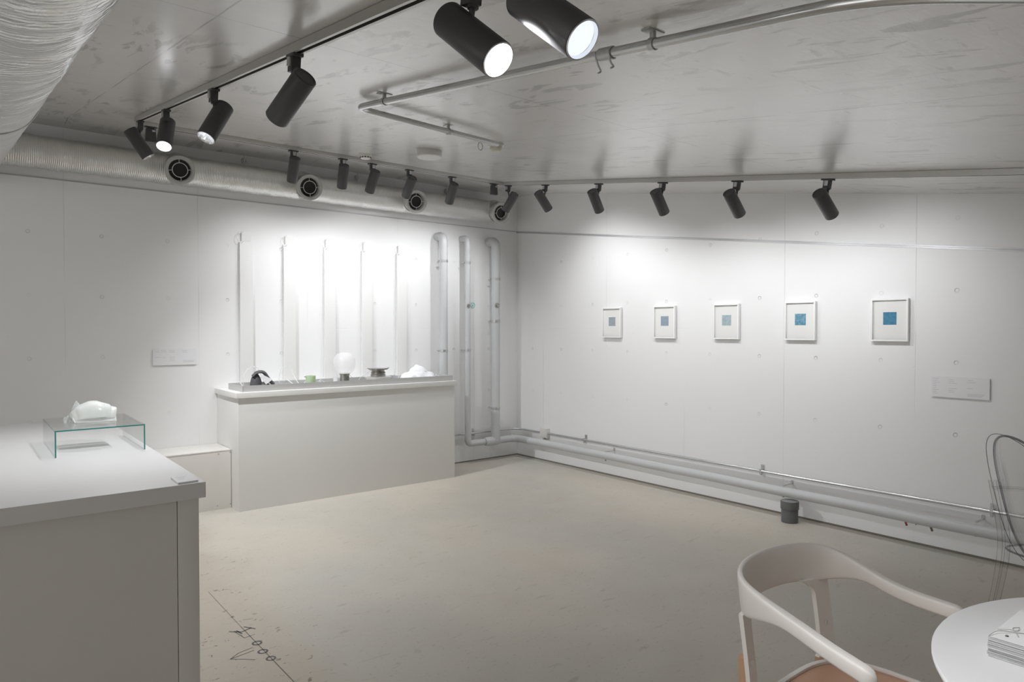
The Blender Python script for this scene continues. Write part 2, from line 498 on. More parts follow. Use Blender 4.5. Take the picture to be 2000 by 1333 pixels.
# unseen side wall; wide opening added so the world's soft fill light enters
b = bmesh.new(); box(b, XN - .2, XN, -.9, 0, 0, ZC + .2); box(b, XN - .2, XN, YR, YR + .9, 0, ZC + .2); box(b, XN - .2, XN, YR + .9, -.9, 2.45, ZC + .2)
struct(finish(b, 'wall_side', M['white'], smooth=False))
b = bmesh.new()
prof = [(0.0, ZC), (YB, ZC), (YR, ceil_z(YR)), (YR, ceil_z(YR) + .25), (0.0, ZC + .25)]
prism(b, [(y, z) for y, z in prof], Matrix(((0, 0, 1, XN), (1, 0, 0, 0), (0, 1, 0, 0), (0, 0, 0, 1))), -XN)
struct(finish(b, 'ceiling', M['ceiling'], smooth=False))
# dark joint where the walls meet the floor
b = bmesh.new(); box(b, -0.006, 0, YR, 0, 0, 0.012)
struct(finish(b, 'trim_1', M['gap'], smooth=False))
b = bmesh.new(); box(b, XN, -0.006, -0.006, 0, 0, 0.010)
struct(finish(b, 'trim_2', M['gap'], smooth=False))
# aluminium hanging rail, level on the left wall, falling with the ceiling on the right wall
def rail_bar(bm, a, c, n, w, h):
    a, c, n = Vector(a), Vector(c), Vector(n)
    t = (c - a).normalized(); u = n.cross(t).normalized()
    if u.z < 0: u = -u
    pr = [(0, -h / 2), (w, -h / 2), (w, -h * .2), (w * .45, -h * .12), (w * .45, h * .12), (w, h * .2), (w, h / 2), (0, h / 2)]
    A = [bm.verts.new(a + n * x + u * y) for x, y in pr]; B = [bm.verts.new(c + n * x + u * y) for x, y in pr]
    k = len(pr); bm.faces.new(A); bm.faces.new(list(reversed(B)))
    for i in range(k): bm.faces.new((A[i], A[(i + 1) % k], B[(i + 1) % k], B[i]))
b = bmesh.new(); rail_bar(b, (XN, 0, 2.442), (0, 0, 2.442), (0, -1, 0), 0.006, 0.009)
struct(finish(b, 'trim_3', M['alu'], smooth=False))
b = bmesh.new(); rail_bar(b, (0, 0, 2.438), (0, -7.0, 2.438 - 7.0 * .1315), (-1, 0, 0), 0.009, 0.018)
struct(finish(b, 'trim_4', M['alu'], smooth=False))

# pencil setting-out marks on the floor (part of the floor)
def floor_line(bm, pts, w):
    pts = [Vector((p[0], p[1], 0.0006)) for p in pts]
    for a, c in zip(pts[:-1], pts[1:]):
        t = (c - a).normalized(); s = Vector((-t.y, t.x, 0)) * w / 2
        bm.faces.new([bm.verts.new(q) for q in (a - s, c - s, c + s, a + s)])
b = bmesh.new()
floor_line(b, [(-3.768, -2.06), (-3.770, -2.60)], 0.0022)
floor_line(b, [(-3.770, -2.60), (-3.767, -3.30)], 0.0035)
for cx, cy, r in ((-3.768, -2.815, .021), (-3.775, -2.91, .021), (-3.770, -2.994, .020)):
    for rr in (r, r * .72, r * .85):
        floor_line(b, [(cx + rr * math.cos(a * PI / 10), cy + rr * math.sin(a * PI / 10)) for a in range(21)], 0.003)
floor_line(b, [(-3.81, -2.63), (-3.795, -2.73), (-3.745, -2.72)], 0.004)
floor_line(b, [(-3.83, -2.62), (-3.785, -2.66), (-3.735, -2.64)], 0.008)
floor_line(b, [(-3.76, -2.61), (-3.725, -2.665)], 0.008)
floor_line(b, [(-3.80, -2.63), (-3.79, -2.68)], 0.009)
floor_line(b, [(-3.795, -2.845), (-3.86, -2.86), (-3.905, -2.895), (-3.86, -2.93), (-3.825, -2.965)], 0.004)
floor_line(b, [(-3.80, -2.875), (-3.905, -2.895)], 0.004)
finish(b, 'pencil_marking', M['pencil'], floor, smooth=False)

# ------------------------------------------------------------------ lighting tracks
def track_section(name, p0, p1, parent):
    """hollow aluminium profile with a dark slot underneath, 34 mm wide, 26 mm deep"""
    p0, p1 = Vector(p0), Vector(p1)
    t = (p1 - p0).normalized(); s = Vector((0, 0, 1)).cross(t).normalized(); u = t.cross(s)
    if u.z < 0: u = -u
    w, h = 0.017, 0.028
    pr = [(-w, 0), (-w, -h), (-.007, -h), (-.007, -.012), (.007, -.012), (.007, -h), (w, -h), (w, 0)]
    bm = bmesh.new()
    A = [bm.verts.new(p0 + s * x + u * y) for x, y in pr]; B = [bm.verts.new(p1 + s * x + u * y) for x, y in pr]
    k = len(pr)
    bm.faces.new(A); bm.faces.new(list(reversed(B)))
    for i in range(k):
        f = bm.faces.new((A[i], A[(i + 1) % k], B[(i + 1) % k], B[i])); f.material_index = 1 if i in (2, 3, 4) else 0
    return finish(bm, name, [M['track'], M['slot']], parent, smooth=False)
ZT = lambda y: ceil_z(y) - 0.001
ta = thing('light_track', 'single straight grey ceiling track running overhead from far left towards the camera', 'light track', (-3.885, -1.0, ZT(-1.0)))
o = track_section('rail_section', (0, 0, 0), (-.0567, -5.4, -5.4 * SL), ta)
b = bmesh.new(); box(b, -.018, .018, 0, .012, -.030, 0.001, .002); finish(b, 'end_cap', M['track'], ta)
tb = thing('light_track', 'L-shaped grey ceiling track with its corner near the room corner', 'light track', (-0.84, -0.835, ZT(-.835)))
track_section('rail_section', (-3.01, 0, 0), (.017, 0, 0), tb)
track_section('rail_section', (0, -.017, -.017 * SL), (-.157, -5.8, -5.8 * SL), tb)

# ------------------------------------------------------------------ track spotlights
HL, HR = 0.185, 0.039
b = bmesh.new(); box(b, -.017, .017, -.034, .034, -.010, 0, .002); box(b, -.015, .015, -.019, .019, -.056, -.008, .003)
adapter_me = finish(b, 'track_adapter', M['black']); b = bmesh.new()
box(b, -.022, -.0152, -.012, .010, -.040, -.012, .001); lever_me = finish(b, 'locking_lever', M['zinc'])
b = bmesh.new()
prof = [(0, -HL * .5 + .004), (HR - .006, -HL * .5 + .004), (HR - .003, -HL * .5), (HR, -HL * .5 + .003), (HR, HL * .5 - .002), (HR - .0015, HL * .5), (HR - .003, HL * .5 - .001), (HR - .003, HL * .5 - .012)]
lathe(b, prof, n=48); head_me = finish(b, 'lamp_head', M['black'])
b = bmesh.new(); lathe(b, [(HR - .0035, HL * .5 - .0005), (HR - .001, HL * .5 + .0015), (HR - .004, HL * .5 + .002), (HR - .006, HL * .5 - .006)], n=48)
rim_me = finish(b, 'front_ring', M['rim'])
b = bmesh.new(); lathe(b, [(HR - .005, HL * .5 - .004), (HR - .012, HL * .5 - .022), (HR - .022, HL * .5 - .038)], n=48)
refl_me = finish(b, 'reflector', M['refl'])
b = bmesh.new(); lathe(b, [(0, HL * .5 - .036), (.018, HL * .5 - .0375)], n=32); led_me = finish(b, 'led', M['led'])
b = bmesh.new(); lathe(b, [(0, HL * .5 - .009), (HR - .0065, HL * .5 - .007)], n=40); lens_me = finish(b, 'lens', M['led_soft'])
b = bmesh.new(); lathe(b, [(0, HL * .5 - .030), (.014, HL * .5 - .027), (HR - .0065, HL * .5 - .007)], n=40); dim_o = finish(b, 'lens', M['led_dim']); dim_me = dim_o.data; bpy.data.objects.remove(dim_o)
protos = [adapter_me, lever_me, head_me, rim_me, refl_me, led_me, lens_me]
meshes = [o.data for o in protos]
for o in protos: bpy.data.objects.remove(o)

def child(name, me, parent, mtx):
    o = bpy.data.objects.new(name, me); C.objects.link(o); o.parent = parent; o.matrix_local = mtx
    return o

def spotlight(x, y, axis, label, group, mid, along='y', glare=False, dim=False, power=1.0, size=56):
    z = ZT(y) - 0.0285
    r = thing('track_spotlight', label, 'spotlight', (x, y, z), 0, group)
    tilt = Matrix.Rotation(math.atan(SL), 4, 'X') if along == 'y' else Matrix.Rotation(PI / 2, 4, 'Z')
    ad = child('track_adapter', meshes[0], r, tilt)
    child('locking_lever', meshes[1], ad, Matrix.Identity(4))
    ax = Vector(axis).normalized()
    ctr = Vector(mid) - Vector((x, y, z))
    R = Matrix.Translation(ctr) @ basis(ax)
    h = child('lamp_head', meshes[2], r, R)
    child('front_ring', meshes[3], h, Matrix.Identity(4))
    child('reflector', meshes[4], h, Matrix.Identity(4))
    if glare: child('lens', meshes[6], h, Matrix.Identity(4))
    elif dim: child('lens', dim_me, h, Matrix.Identity(4))
    else: child('led', meshes[5], h, Matrix.Identity(4))
    # stem: flat bar down to the pivot at the side of the head, on the track side
    piv = ctr - ax * HL * .22
    bm = bmesh.new()
    cyl(bm, (0, 0, -.052), (0, 0, -.064), .012, n=20)
    d = Vector((piv.x * .25, piv.y * .25, piv.z + .006))
    tube(bm, [(0, 0, -.055), d], [.0065, .0065], 10)
    lathe(bm, [(0, -.008), (.010, -.008), (.010, .008), (0, .008)], d, (0, 1, 0) if along == 'y' else (1, 0, 0), 16)
    finish(bm, 'stem', M['black'], r)
    ld = bpy.data.lights.new('spot_beam', 'SPOT')
    ld.energy = SPOT_W * power; ld.color = SPOT_COL; ld.spot_size = math.radians(size * 2); ld.spot_blend = 1.0
    ld.shadow_soft_size = 0.028
    lo = bpy.data.objects.new('spot_beam', ld); C.objects.link(lo); lo.parent = r
    lo.matrix_local = Matrix.Translation(ctr + ax * (HL * .5 + .004)) @ (-ax).to_track_quat('Z', 'Y').to_matrix().to_4x4()
    return r

GA, GB, GC = 'spotlights on the straight track over the left side', 'spotlights on the track along the left wall', 'spotlights on the track along the right wall'
TA = lambda y: -3.885 + (y + 1.0) * .0105
TC = lambda y: -.84 + (y + .835) * .027
# place on the track, lamp axis, centre of the lamp cylinder
for y, a, mid, l, kw in (
    (-1.080, (.545, -.085, -.834), (-3.894, -1.080, 2.527), 'black track spotlight at the far end of the straight track, tilted to lower right', dict(power=8.3, size=54)),
    (-1.793, (-.216, -.479, -.851), (-3.895, -1.792, 2.429), 'black track spotlight second from the far end with glaring white lens', dict(glare=True, power=1.35, size=50)),
    (-2.711, (-.478, -.179, -.86), (-3.898, -2.717, 2.277), 'black track spotlight third along the straight track, lit rim seen at lower left', dict(power=1.6, size=50)),
    (-3.657, (-.227, .778, -.586), (-3.926, -3.654, 2.130), 'dark track spotlight showing its closed back, left of the two large lit ones', dict(power=1.0, size=50)),
    (-4.666, (.17, -.741, -.65), (-3.927, -4.668, 1.988), 'large lit black spotlight at top centre with its stem in view', dict(glare=True, power=1.8, size=62)),
    (-4.883, (.152, -.745, -.65), (-3.905, -4.890, 1.962), 'largest lit black spotlight cut by the top edge, right of its twin', dict(dim=True, power=1.8, size=62))):
    spotlight(TA(y), y, a, l, GA, mid, **kw)
for x, a, mid, l, p in (
    (-2.824, (.071, .545, -.835), (-2.826, -.840, 2.563), 'black spotlight on the left wall track, just left of the second air outlet', 1.0),
    (-2.430, (.13, .51, -.851), (-2.431, -.837, 2.569), 'upright black spotlight on the left wall track, right of the second air outlet', .68),
    (-2.177, (-.014, .563, -.826), (-2.178, -.838, 2.564), 'black spotlight below the small white slotted sensor by the left wall track', .68),
    (-1.838, (.053, .688, -.724), (-1.841, -.838, 2.560), 'black spotlight partly covering the third air outlet of the wall duct', .68),
    (-1.410, (.093, .613, -.785), (-1.415, -.832, 2.563), 'black spotlight between the third air outlet and the black feed box', .72)):
    spotlight(x, -.835, a, l, GB, mid, along='x', power=p)
for y, a, mid, l, p in (
    (-.905, (-.132, .615, -.777), (-.823, -.909, 2.542), 'black spotlight at the track corner, tilted left across the last air outlet', 1.0),
    (-1.430, (.693, .026, -.72), (-.871, -1.421, 2.474), 'smallest black spotlight of the right wall track, just right of the room corner', 1.05),
    (-2.079, (.638, .175, -.75), (-.900, -2.071, 2.376), 'black spotlight above the first and leftmost framed print', .88),
    (-2.719, (.65, .072, -.757), (-.912, -2.709, 2.275), 'black spotlight above the second framed print, midway on the right wall track', .95),
    (-3.328, (.738, .045, -.673), (-.926, -3.318, 2.177), 'black spotlight second from the right on the right wall track', .90),
    (-3.922, (.803, -.004, -.595), (-.942, -3.917, 2.087), 'black spotlight nearest on the right wall track, the rightmost one', .80)):
    spotlight(TC(y), y, a, l, GC, mid, power=p)
# two short box-shaped feeds on the wall track
for x, l in ((-3.78, 'short black feed box on the wall track, half hidden behind the glaring spotlight'), (-.955, 'short black feed box on the wall track just left of its corner')):
    t = thing('track_feed_box', l, 'track connector', (x, -.835, ZT(-.835) - .0285), 0, 'black feed boxes on the wall track')
    b = bmesh.new()
    q = Matrix.Identity(4)
    box(b, -.036, .036, -.018, .018, -.006, 0, .001)
    bb = bmesh.new(); box(bb, -.030, .030, -.017, .017, -.10, -.014, .003)
    for v in bb.verts: v.co.x *= 1 + (-v.co.z - .05) * 1.6
    merge(b, bb)
    finish(b, 'housing', M['black'], t)
    b = bmesh.new(); box(b, -.020, .020, -.012, .012, -.016, -.005, .001); finish(b, 'neck', M['black'], t)
    b = bmesh.new(); box(b, .006, .024, -.0195, -.0165, -.034, -.022, .0008); finish(b, 'locking_lever', M['zinc'], t)

# ------------------------------------------------------------------ ducts
t = thing('air_duct', 'long foil-wrapped air duct with four round outlets high along the left wall', 'duct', (0, 0, 0))
DY, DZ, DR = -.135, 2.592, .113
b = bmesh.new()
n = 200; pts = [(-5.3 + 4.86 * i / n, DY, DZ) for i in range(n + 1)]
rr = [DR + .002 * math.sin(i * .9) + .0015 * noise.noise(Vector((i * .37, 0, 0))) for i in range(n + 1)]
rr[-1] = .06; rr[-2] = DR * .9
tube(b, pts, rr, 36)
finish(b, 'duct_tube', M['foil_wall'], t)
for k, x in enumerate((-3.465, -2.47, -1.45, -.46)):
    a = Vector((-.10, -.93, -.22)).normalized()
    p0 = Vector((x, DY, DZ + .01)); p1 = p0 + a * .20
    b = bmesh.new()
    lathe(b, [(.095, .02), (.098, .09), (.092, .155), (.100, .17), (.100, .205), (.090, .21), (.090, .19)], p0, a, 44)
    nz = finish(b, 'outlet', M['nozzle'], t)
    b = bmesh.new()
    lathe(b, [(.088, .196), (.094, .203), (.104, .206), (.106, .212), (.100, .216), (.082, .214), (.077, .206), (.077, .16)], p0, a, 44)
    finish(b, 'collar', M['nozzle'], nz)
    b = bmesh.new(); lathe(b, [(0, .150), (.079, .150), (.079, .175)], p0, a, 36); finish(b, 'throat', M['dark'], nz)
    b = bmesh.new()
    Rm = Matrix.Translation(p0 + a * .205) @ basis(a)
    tube(b, [Rm @ Vector((.052 * math.cos(i * PI / 18), .052 * math.sin(i * PI / 18), 0)) for i in range(36)], .0028, 8, closed=True)
    for ang in (0.0, PI / 2, PI, 3 * PI / 2):
        c, s = math.cos(ang + .12), math.sin(ang + .12)
        tube(b, [Rm @ Vector((.052 * c, .052 * s, 0)), Rm @ Vector((.078 * c, .078 * s, 0))], .0022, 6)
    finish(b, 'grille_ring', M['ring'], nz)
    # crumpled foil tape round the branch
    b = bmesh.new()
    seg = []
    for i in range(60):
        an = 2 * PI * i / 60; r2 = .112 + .010 * noise.noise(Vector((an * 2, k * 3.1, 0)))
        seg.append((an, r2))
    Rb = Matrix.Translation(p0) @ basis(a)
    ringA = [b.verts.new(Rb @ Vector((.099 * math.cos(an), .099 * math.sin(an), .125))) for an, r2 in seg]
    ringB = [b.verts.new(Rb @ Vector((r2 * math.cos(an), r2 * math.sin(an), .075 + .012 * math.sin(an * 7)))) for an, r2 in seg]
    ringC = [b.verts.new(Rb @ Vector((r2 * 1.06 * math.cos(an), r2 * 1.06 * math.sin(an), .02))) for an, r2 in seg]
    for A, B in ((ringA, ringB), (ringB, ringC)):
        for i in range(60): b.faces.new((A[i], A[(i + 1) % 60], B[(i + 1) % 60], B[i]))
    finish(b, 'foil_tape', M['foil_wall'], nz, sharp=80)
for x in (-2.925, -1.913, -.933):
    b = bmesh.new()
    box(b, x - .012, x + .012, -.02, -.001, 2.745, 2.79, .002); cyl(b, (x, -.03, ZC), (x, -.03, 2.70), .004, n=10)
    cyl(b, (x - .02, -.012, 2.768), (x + .02, -.012, 2.768), .008, n=10)
    finish(b, 'hanger', M['zinc'], t)

t = thing('air_duct', 'big silver foil-wrapped air duct overhead in the top left corner', 'duct', (-4.709, 0, 2.53))
b = bmesh.new(); n = 260
pts, rr = [], []
for i in range(n + 1):
    y = -.10 - 4.75 * i / n
    pts.append((0, y, .118 * y)); rr.append(.160 + .0012 * math.sin(i * 1.3) + .004 * noise.noise(Vector((i * .13, 4.2, 0))))
tube(b, pts, rr, 56)
for v in b.verts:
    q = Vector((v.co.x, v.co.z - .118 * v.co.y)); ang = math.atan2(q.y, q.x)
    d = .0045 * noise.noise(Vector((ang * 2.2, v.co.y * 5.0, 1.7))) - .006 * max(0, math.sin(v.co.y * 9.5 + ang * 1.2)) ** 14
    v.co.x += math.cos(ang) * d; v.co.z += math.sin(ang) * d
finish(b, 'duct_tube', M['foil_big'], t, sharp=80)
for yy in (-3.05,):
    b = bmesh.new()
    tube(b, [(.163 * math.cos(i * PI / 30), yy, .118 * yy + .163 * math.sin(i * PI / 30)) for i in range(60)], .0022, 6, closed=True)
    finish(b, 'seam_band', M['alu'], t)

# ------------------------------------------------------------------ ceiling conduit and small devices
def cz(y, off): return ceil_z(y) - off
t = thing('ceiling_conduit', 'galvanised conduit bent in a hairpin across the concrete ceiling', 'conduit', (0, 0, 0))
b = bmesh.new()
K = [(-3.02, -5.75), (-3.385, -5.245), (-3.385, -3.02), (-2.47, -2.86)]
path = rounded([(x, y, cz(y, .034)) for x, y in K], [.14, .075])
tube(b, path, .0135, 14)
finish(b, 'conduit_pipe', M['conduit'], t)
for x, y, tx, ty in ((-3.385, -3.28, 0, 1), (-3.385, -4.70, 0, 1), (-2.83, -2.92, 1, .17)):
    b = bmesh.new(); z = cz(y, 0)
    box(b, x - .030, x + .030, y - .014, y + .014, z - .005, z - .001, .001) if ty == 1 else box(b, x - .014, x + .014, y - .030, y + .030, z - .005, z - .001, .001)
    box(b, x - .006, x + .006, y - .006, y + .006, z - .021, z - .004, .001)
    lathe(b, [(.0142, -.008), (.0165, -.008), (.0165, .008), (.0142, .008), (.0142, -.008)], (x, y, z - .034), (tx, ty, SL * ty), 18)
    finish(b, 'saddle_clip', M['zinc'], t)
b = bmesh.new(); y = -4.54
lathe(b, [(.0145, -.024), (.0175, -.024), (.0175, .024), (.0145, .024)], (-3.385, y, cz(y, .034)), (0, 1, SL), 20)
for dy in (-.018, .030):
    tube(b, spline([(-3.385 - .018, y + dy, cz(y + dy, .03)), (-3.385 - .004, y + dy, cz(y + dy, .060)), (-3.378, y + dy, cz(y, .072)), (-3.390, y + dy, cz(y, .080))], 5), .0028, 6)
finish(b, 'coupling', M['zinc'], t)

y = -2.70
t = thing('smoke_detector', 'small round ivory detector at the end of the ceiling conduit', 'detector', (-2.36, y, cz(y, 0)))
b = bmesh.new(); lathe(b, [(0, .006), (.048, .006), (.048, -.014), (.042, -.022), (0, -.022)], n=32); finish(b, 'base', M['plastic'], t)
b = bmesh.new(); lathe(b, [(.036, -.020), (.036, -.040), (.028, -.050), (0, -.050)], n=32); finish(b, 'sensor_head', M['ivory'], t)
y = -2.66
t = thing('hanging_ring', 'thin metal hook ring under the ceiling left of the ivory detector', 'ring', (-2.44, y, cz(y, 0)))
b = bmesh.new(); tube(b, [(.016 * math.cos(i * PI / 12), 0, -.030 + .022 * math.sin(i * PI / 12)) for i in range(24)], .0022, 6, closed=True)
cyl(b, (0, 0, .002), (0, 0, -.010), .003, n=8); finish(b, 'hook', M['steel'], t)
y = -1.96
t = thing('ceiling_sensor', 'white flat drum-shaped ceiling unit above the wall track', 'sensor', (-2.345, y, cz(y, 0)))
b = bmesh.new(); lathe(b, [(0, .014), (.080, .014), (.083, .006), (.083, -.046), (.078, -.052), (0, -.052)], n=48); finish(b, 'housing', M['ring'], t)
b = bmesh.new(); lathe(b, [(.0835, .010), (.086, .008), (.086, .001), (.0835, -.001)], n=48); finish(b, 'mounting_ring', M['steel'], t)
y = -1.15
t = thing('ceiling_sensor', 'tiny white slotted sensor on the ceiling beside the wall track', 'sensor', (-2.395, y, cz(y, 0)))
b = bmesh.new(); lathe(b, [(0, .010), (.048, .010), (.048, -.012), (.036, -.036), (0, -.040)], n=36); finish(b, 'housing', M['plastic'], t)
b = bmesh.new()
for i in range(12):
    an = i * PI / 6; c, s = math.cos(an), math.sin(an)
    bb = bmesh.new(); box(bb, -.006, .006, -.0015, .0015, -.004, .004)
    merge(b, bb, Matrix.Translation((.040 * c, .040 * s, -.029)) @ Matrix.Rotation(an + PI / 2, 4, 'Z'))
finish(b, 'vent_slot', M['dark'], t)

# ------------------------------------------------------------------ drain pipes
def elbow_top(bm, x, y, z, r, dz=0):
    """riser that bends back into the wall at its head"""
    tube(bm, rounded([(x, y, z - .16), (x, y, z - r), (x, -0.001, z - r)], .055 + r * .3, 8), r, 24)
def clamp(x, z, y0, r, parent):
    bm = bmesh.new()
    cyl(bm, (x - .0, -.001, z), (x, y0 + r, z), .0045, n=8)
    cyl(bm, (x - .012 - r, y0 + r * .6, z), (x - r * .8, y0 + r * .6, z), .008, n=8)
    lathe(bm, [(r + .0005, -.011), (r + .003, -.011), (r + .003, .011), (r + .0005, .011)], (x, y0, z), (0, 0, 1), 28)
    finish(bm, 'pipe_clamp', M['zinc'], parent)
t = thing('drain_pipe', 'shortest grey-white riser pipe, leftmost of three, descending behind the zinc tray', 'pipe', (0, 0, 0), 0, 'white riser pipes by the corner')
b = bmesh.new(); cyl(b, (-1.033, -.115, .0), (-1.033, -.115, 2.19), .041, n=32); finish(b, 'pipe_run', M['pipe'], t)
b = bmesh.new(); elbow_top(b, -1.033, -.115, 2.345, .043); finish(b, 'elbow', M['pipe'], t)
for z in (2.052, 1.166): clamp(-1.033, z, -.115, .041, t)

t = thing('drain_pipe', 'grey-white drain pipe with two corner risers and a long low run on the right wall', 'pipe', (0, 0, 0))
b = bmesh.new(); cyl(b, (-.743, -.115, .24), (-.743, -.115, 2.19), .030, n=28); finish(b, 'riser', M['pipe'], t)
b = bmesh.new(); elbow_top(b, -.743, -.115, 2.335, .032); finish(b, 'elbow', M['pipe'], t)
b = bmesh.new(); cyl(b, (-.393, -.125, .24), (-.393, -.125, 2.17), .045, n=32)
finish(b, 'riser', M['pipe'], t)
b = bmesh.new(); elbow_top(b, -.393, -.125, 2.345, .048); lathe(b, [(.045, 2.12), (.0485, 2.12), (.0485, 2.20)], (-.393, -.125, 0), (0, 0, 1), 32)
lathe(b, [(.0485, .30), (.0485, .36), (.045, .36)], (-.393, -.125, 0), (0, 0, 1), 32); finish(b, 'elbow', M['pipe'], t)
ZP = .208
b = bmesh.new()
tube(b, rounded([(-.743, -.115, .32), (-.743, -.115, ZP), (-.55, -.115, ZP)], .05, 8), .033, 24)
cyl(b, (-.72, -.115, ZP), (-.52, -.115, ZP), .031, n=28)
lathe(b, [(.031, -.0), (.040, .002), (.046, .02), (.046, .16), (.040, .18), (.036, .182)], (-.53, -.120, ZP), (1, 0, 0), 28)
tube(b, [(-.393, -.125, .33), (-.393, -.125, ZP)], .0485, 28)
tube(b, rounded([(-.36, -.12, ZP), (-.12, -.12, ZP), (-.12, -.36, ZP)], .10, 10), .037, 24)
finish(b, 'elbow', M['pipe'], t)
b = bmesh.new()
tube(b, [(-.12, -.26 - i * .28, ZP + (.0 if i < 3 else -.0012 * (i - 3)) + .0015 * math.sin(i * 1.7)) for i in range(21)], .0345, 32)
finish(b, 'long_run', M['pipe'], t)
b = bmesh.new(); lathe(b, [(.0375, -.012), (.039, -.012), (.039, .012), (.0375, .012)], (-.17, -.12, ZP), (1, 0, 0), 28)
finish(b, 'tape_band', M['white'], t)['label'] = 'bright white tape band on the corner bend'
for z in (2.054, 1.165): clamp(-.743, z, -.115, .030, t)
for z in (1.903, 1.461, .549): clamp(-.393, z, -.125, .045, t)
for y in (-1.443, -3.206, -4.42):
    b = bmesh.new(); zz = ZP - .0
    box(b, -.125, -.001, y - .005, y + .005, zz + .032, zz + .037, .001); box(b, -.006, -.001, y - .008, y + .008, zz + .030, zz + .058)
    finish(b, 'pipe_clamp', M['zinc'], t)
    b = bmesh.new(); cyl(b, (-.12, y, ZP - .030), (-.12, y, ZP - .050), .007, n=10); finish(b, 'clamp_bolt', M['steel'], t)
for y, m, w, h in ((-4.03, 'red', .012, .040), (-4.09, 'brown', .006, .022), (-4.175, 'brown', .012, .042)):
    b = bmesh.new(); bb = bmesh.new(); box(bb, -.0025, .0025, -w / 2, w / 2, -h, .006, .001)
    merge(b, bb, Matrix.Translation((-.125, y, ZP - .032)) @ Matrix.Rotation(-.35, 4, 'X'))
    q = finish(b, 'strap_end', M[m], t)
    q['label'] = {'red': 'dark red strap end', 'brown': 'brown strap end'}[m]
# test plugs at eye level on the two risers
b = bmesh.new(); lathe(b, [(0, .016), (.014, .016), (.017, .008), (.017, 0)], (-.752, -.143, 1.618), (-.3, -.95, 0), 24)
finish(b, 'test_plug', M['steel'], t)
b = bmesh.new(); lathe(b, [(0, .014), (.012, .014), (.014, .004), (.026, .004), (.028, 0), (.026, -.004)], (-.405, -.168, 1.625), (-.2, -.97, 0), 28)
finish(b, 'test_plug', M['steel'], t)
o = thing('wall_valve', 'tiny teal ring on the left wall behind the middle riser pipe', 'valve', (-.600, -.001, 1.626))
b = bmesh.new(); lathe(b, [(.025, 0), (.030, 0), (.030, .004), (.025, .004), (.025, 0)], (0, 0, 0), (0, -1, 0), 32)
lathe(b, [(0, .004), (.008, .004), (.008, 0)], (0, 0, 0), (0, -1, 0), 20); finish(b, 'dial_ring', M['teal'], o)
b = bmesh.new(); cyl(b, (-.03, -.012, 0), (0, -.012, 0), .003, n=8); cyl(b, (0, 0, 0), (0, -.014, 0), .004, n=8); finish(b, 'lever', M['teal'], o)

t = thing('wall_conduit', 'thin shiny metal conduit along the foot of both walls above the drain pipe', 'conduit', (0, 0, 0))
b = bmesh.new()
tube(b, rounded([(-1.18, -.030, .297), (-.030, -.030, .297), (-.030, -6.2, .303)], .16, 12), .0105, 14)
finish(b, 'conduit_pipe', M['conduit'], t)
def cclip(p, horizontal_axis):
    bm = bmesh.new(); x, y, z = p
    if horizontal_axis == 'y':
        box(bm, -.003, -.0, y - .015, y + .015, z + .006, z + .044, .001); box(bm, -.040, -.001, y - .008, y + .008, z - .018, z + .012, .002)
        cyl(bm, (-.003, y, z + .030), (-.010, y, z + .030), .007, n=8); box(bm, -.034, -.020, y - .007, y + .007, z - .034, z - .010, .002)
    else:
        box(bm, x - .012, x + .012, -.003, 0, z - .006, z + .044, .001); box(bm, x - .007, x + .007, -.040, -.001, z - .030, z + .014, .002)
    finish(bm, 'saddle_clip', M['zinc'], t)
for y in (-1.07, -2.969, -4.471): cclip((0, y, .302), 'y')
for x in (-.60, -.87): cclip((x, 0, .297), 'x')
o = thing('junction_box', 'small pale square junction box on the right wall beside the corner', 'junction box', (0, -.49, .295))
b = bmesh.new(); box(b, -.052, -.0005, -.052, .052, -.046, .052, .004); finish(b, 'box_body', M['plastic'], o)
b = bmesh.new(); box(b, -.057, -.0525, -.046, .046, -.040, .046, .002); finish(b, 'cover', M['plastic'], o)
b = bmesh.new(); cyl(b, (-.028, .0, -.047), (-.028, 0, -.062), .010, n=12); finish(b, 'gland', M['steel'], o)

# capped floor pipe
t = thing('floor_pipe', 'dark grey capped pipe stub standing on the floor before the long pipe', 'pipe stub', (-.155, -3.275, 0))
b = bmesh.new(); lathe(b, [(.057, 0), (.057, .115), (.055, .118)], n=44); finish(b, 'pipe_body', M['pvc'], t)
b = bmesh.new(); lathe(b, [(.0585, .092), (.0625, .095), (.0625, .148), (.060, .152)], n=44); finish(b, 'cap', M['pvc'], t)
b = bmesh.new(); lathe(b, [(.060, .1522), (.054, .1530), (.050, .1510), (0, .1510)], n=44); finish(b, 'cap_lid', M['pvctop'], t)['label'] = 'paler lid'

# ------------------------------------------------------------------ plinths and boxes
t = thing('display_plinth', 'long white waist-high plinth against the left wall carrying the zinc tray', 'plinth', (-2.168, -.27, 0))
b = bmesh.new(); box(b, -.976, .976, -.273, .268, .0, .858, .002); finish(b, 'plinth_body', M['plinth'], t)
b = bmesh.new(); box(b, -.994, .996, -.290, .268, .8585, .900, .0025); finish(b, 'top_board', M['plinth'], t)
t = thing('low_box', 'low white box between the long plinth and the near display table', 'box', (-4.0, -.185, 0))
b = bmesh.new(); box(b, -1.0, .852, -.183, .183, 0, .442, .0015); finish(b, 'box_body', M['boxwhite'], t)
b = bmesh.new(); box(b, -1.0, .853, -.185, .183, .4425, .452, .001); finish(b, 'lid_panel', M['boxwhite'], t)
b = bmesh.new()
for x, z in ((.845, .43), (.76, .425), (.845, .03), (.75, .03), (.40, .425)): cyl(b, (x, -.183, z), (x, -.1845, z), .004, n=8)
finish(b, 'screw', M['steel'], t)
t = thing('display_table', 'large white display table filling the lower left foreground', 'table', (-5.0, -2.56, 0))
b = bmesh.new(); box(b, -.97, .826, -1.013, 1.0, .851, .900, .0015); finish(b, 'table_top', M['tabletop'], t)
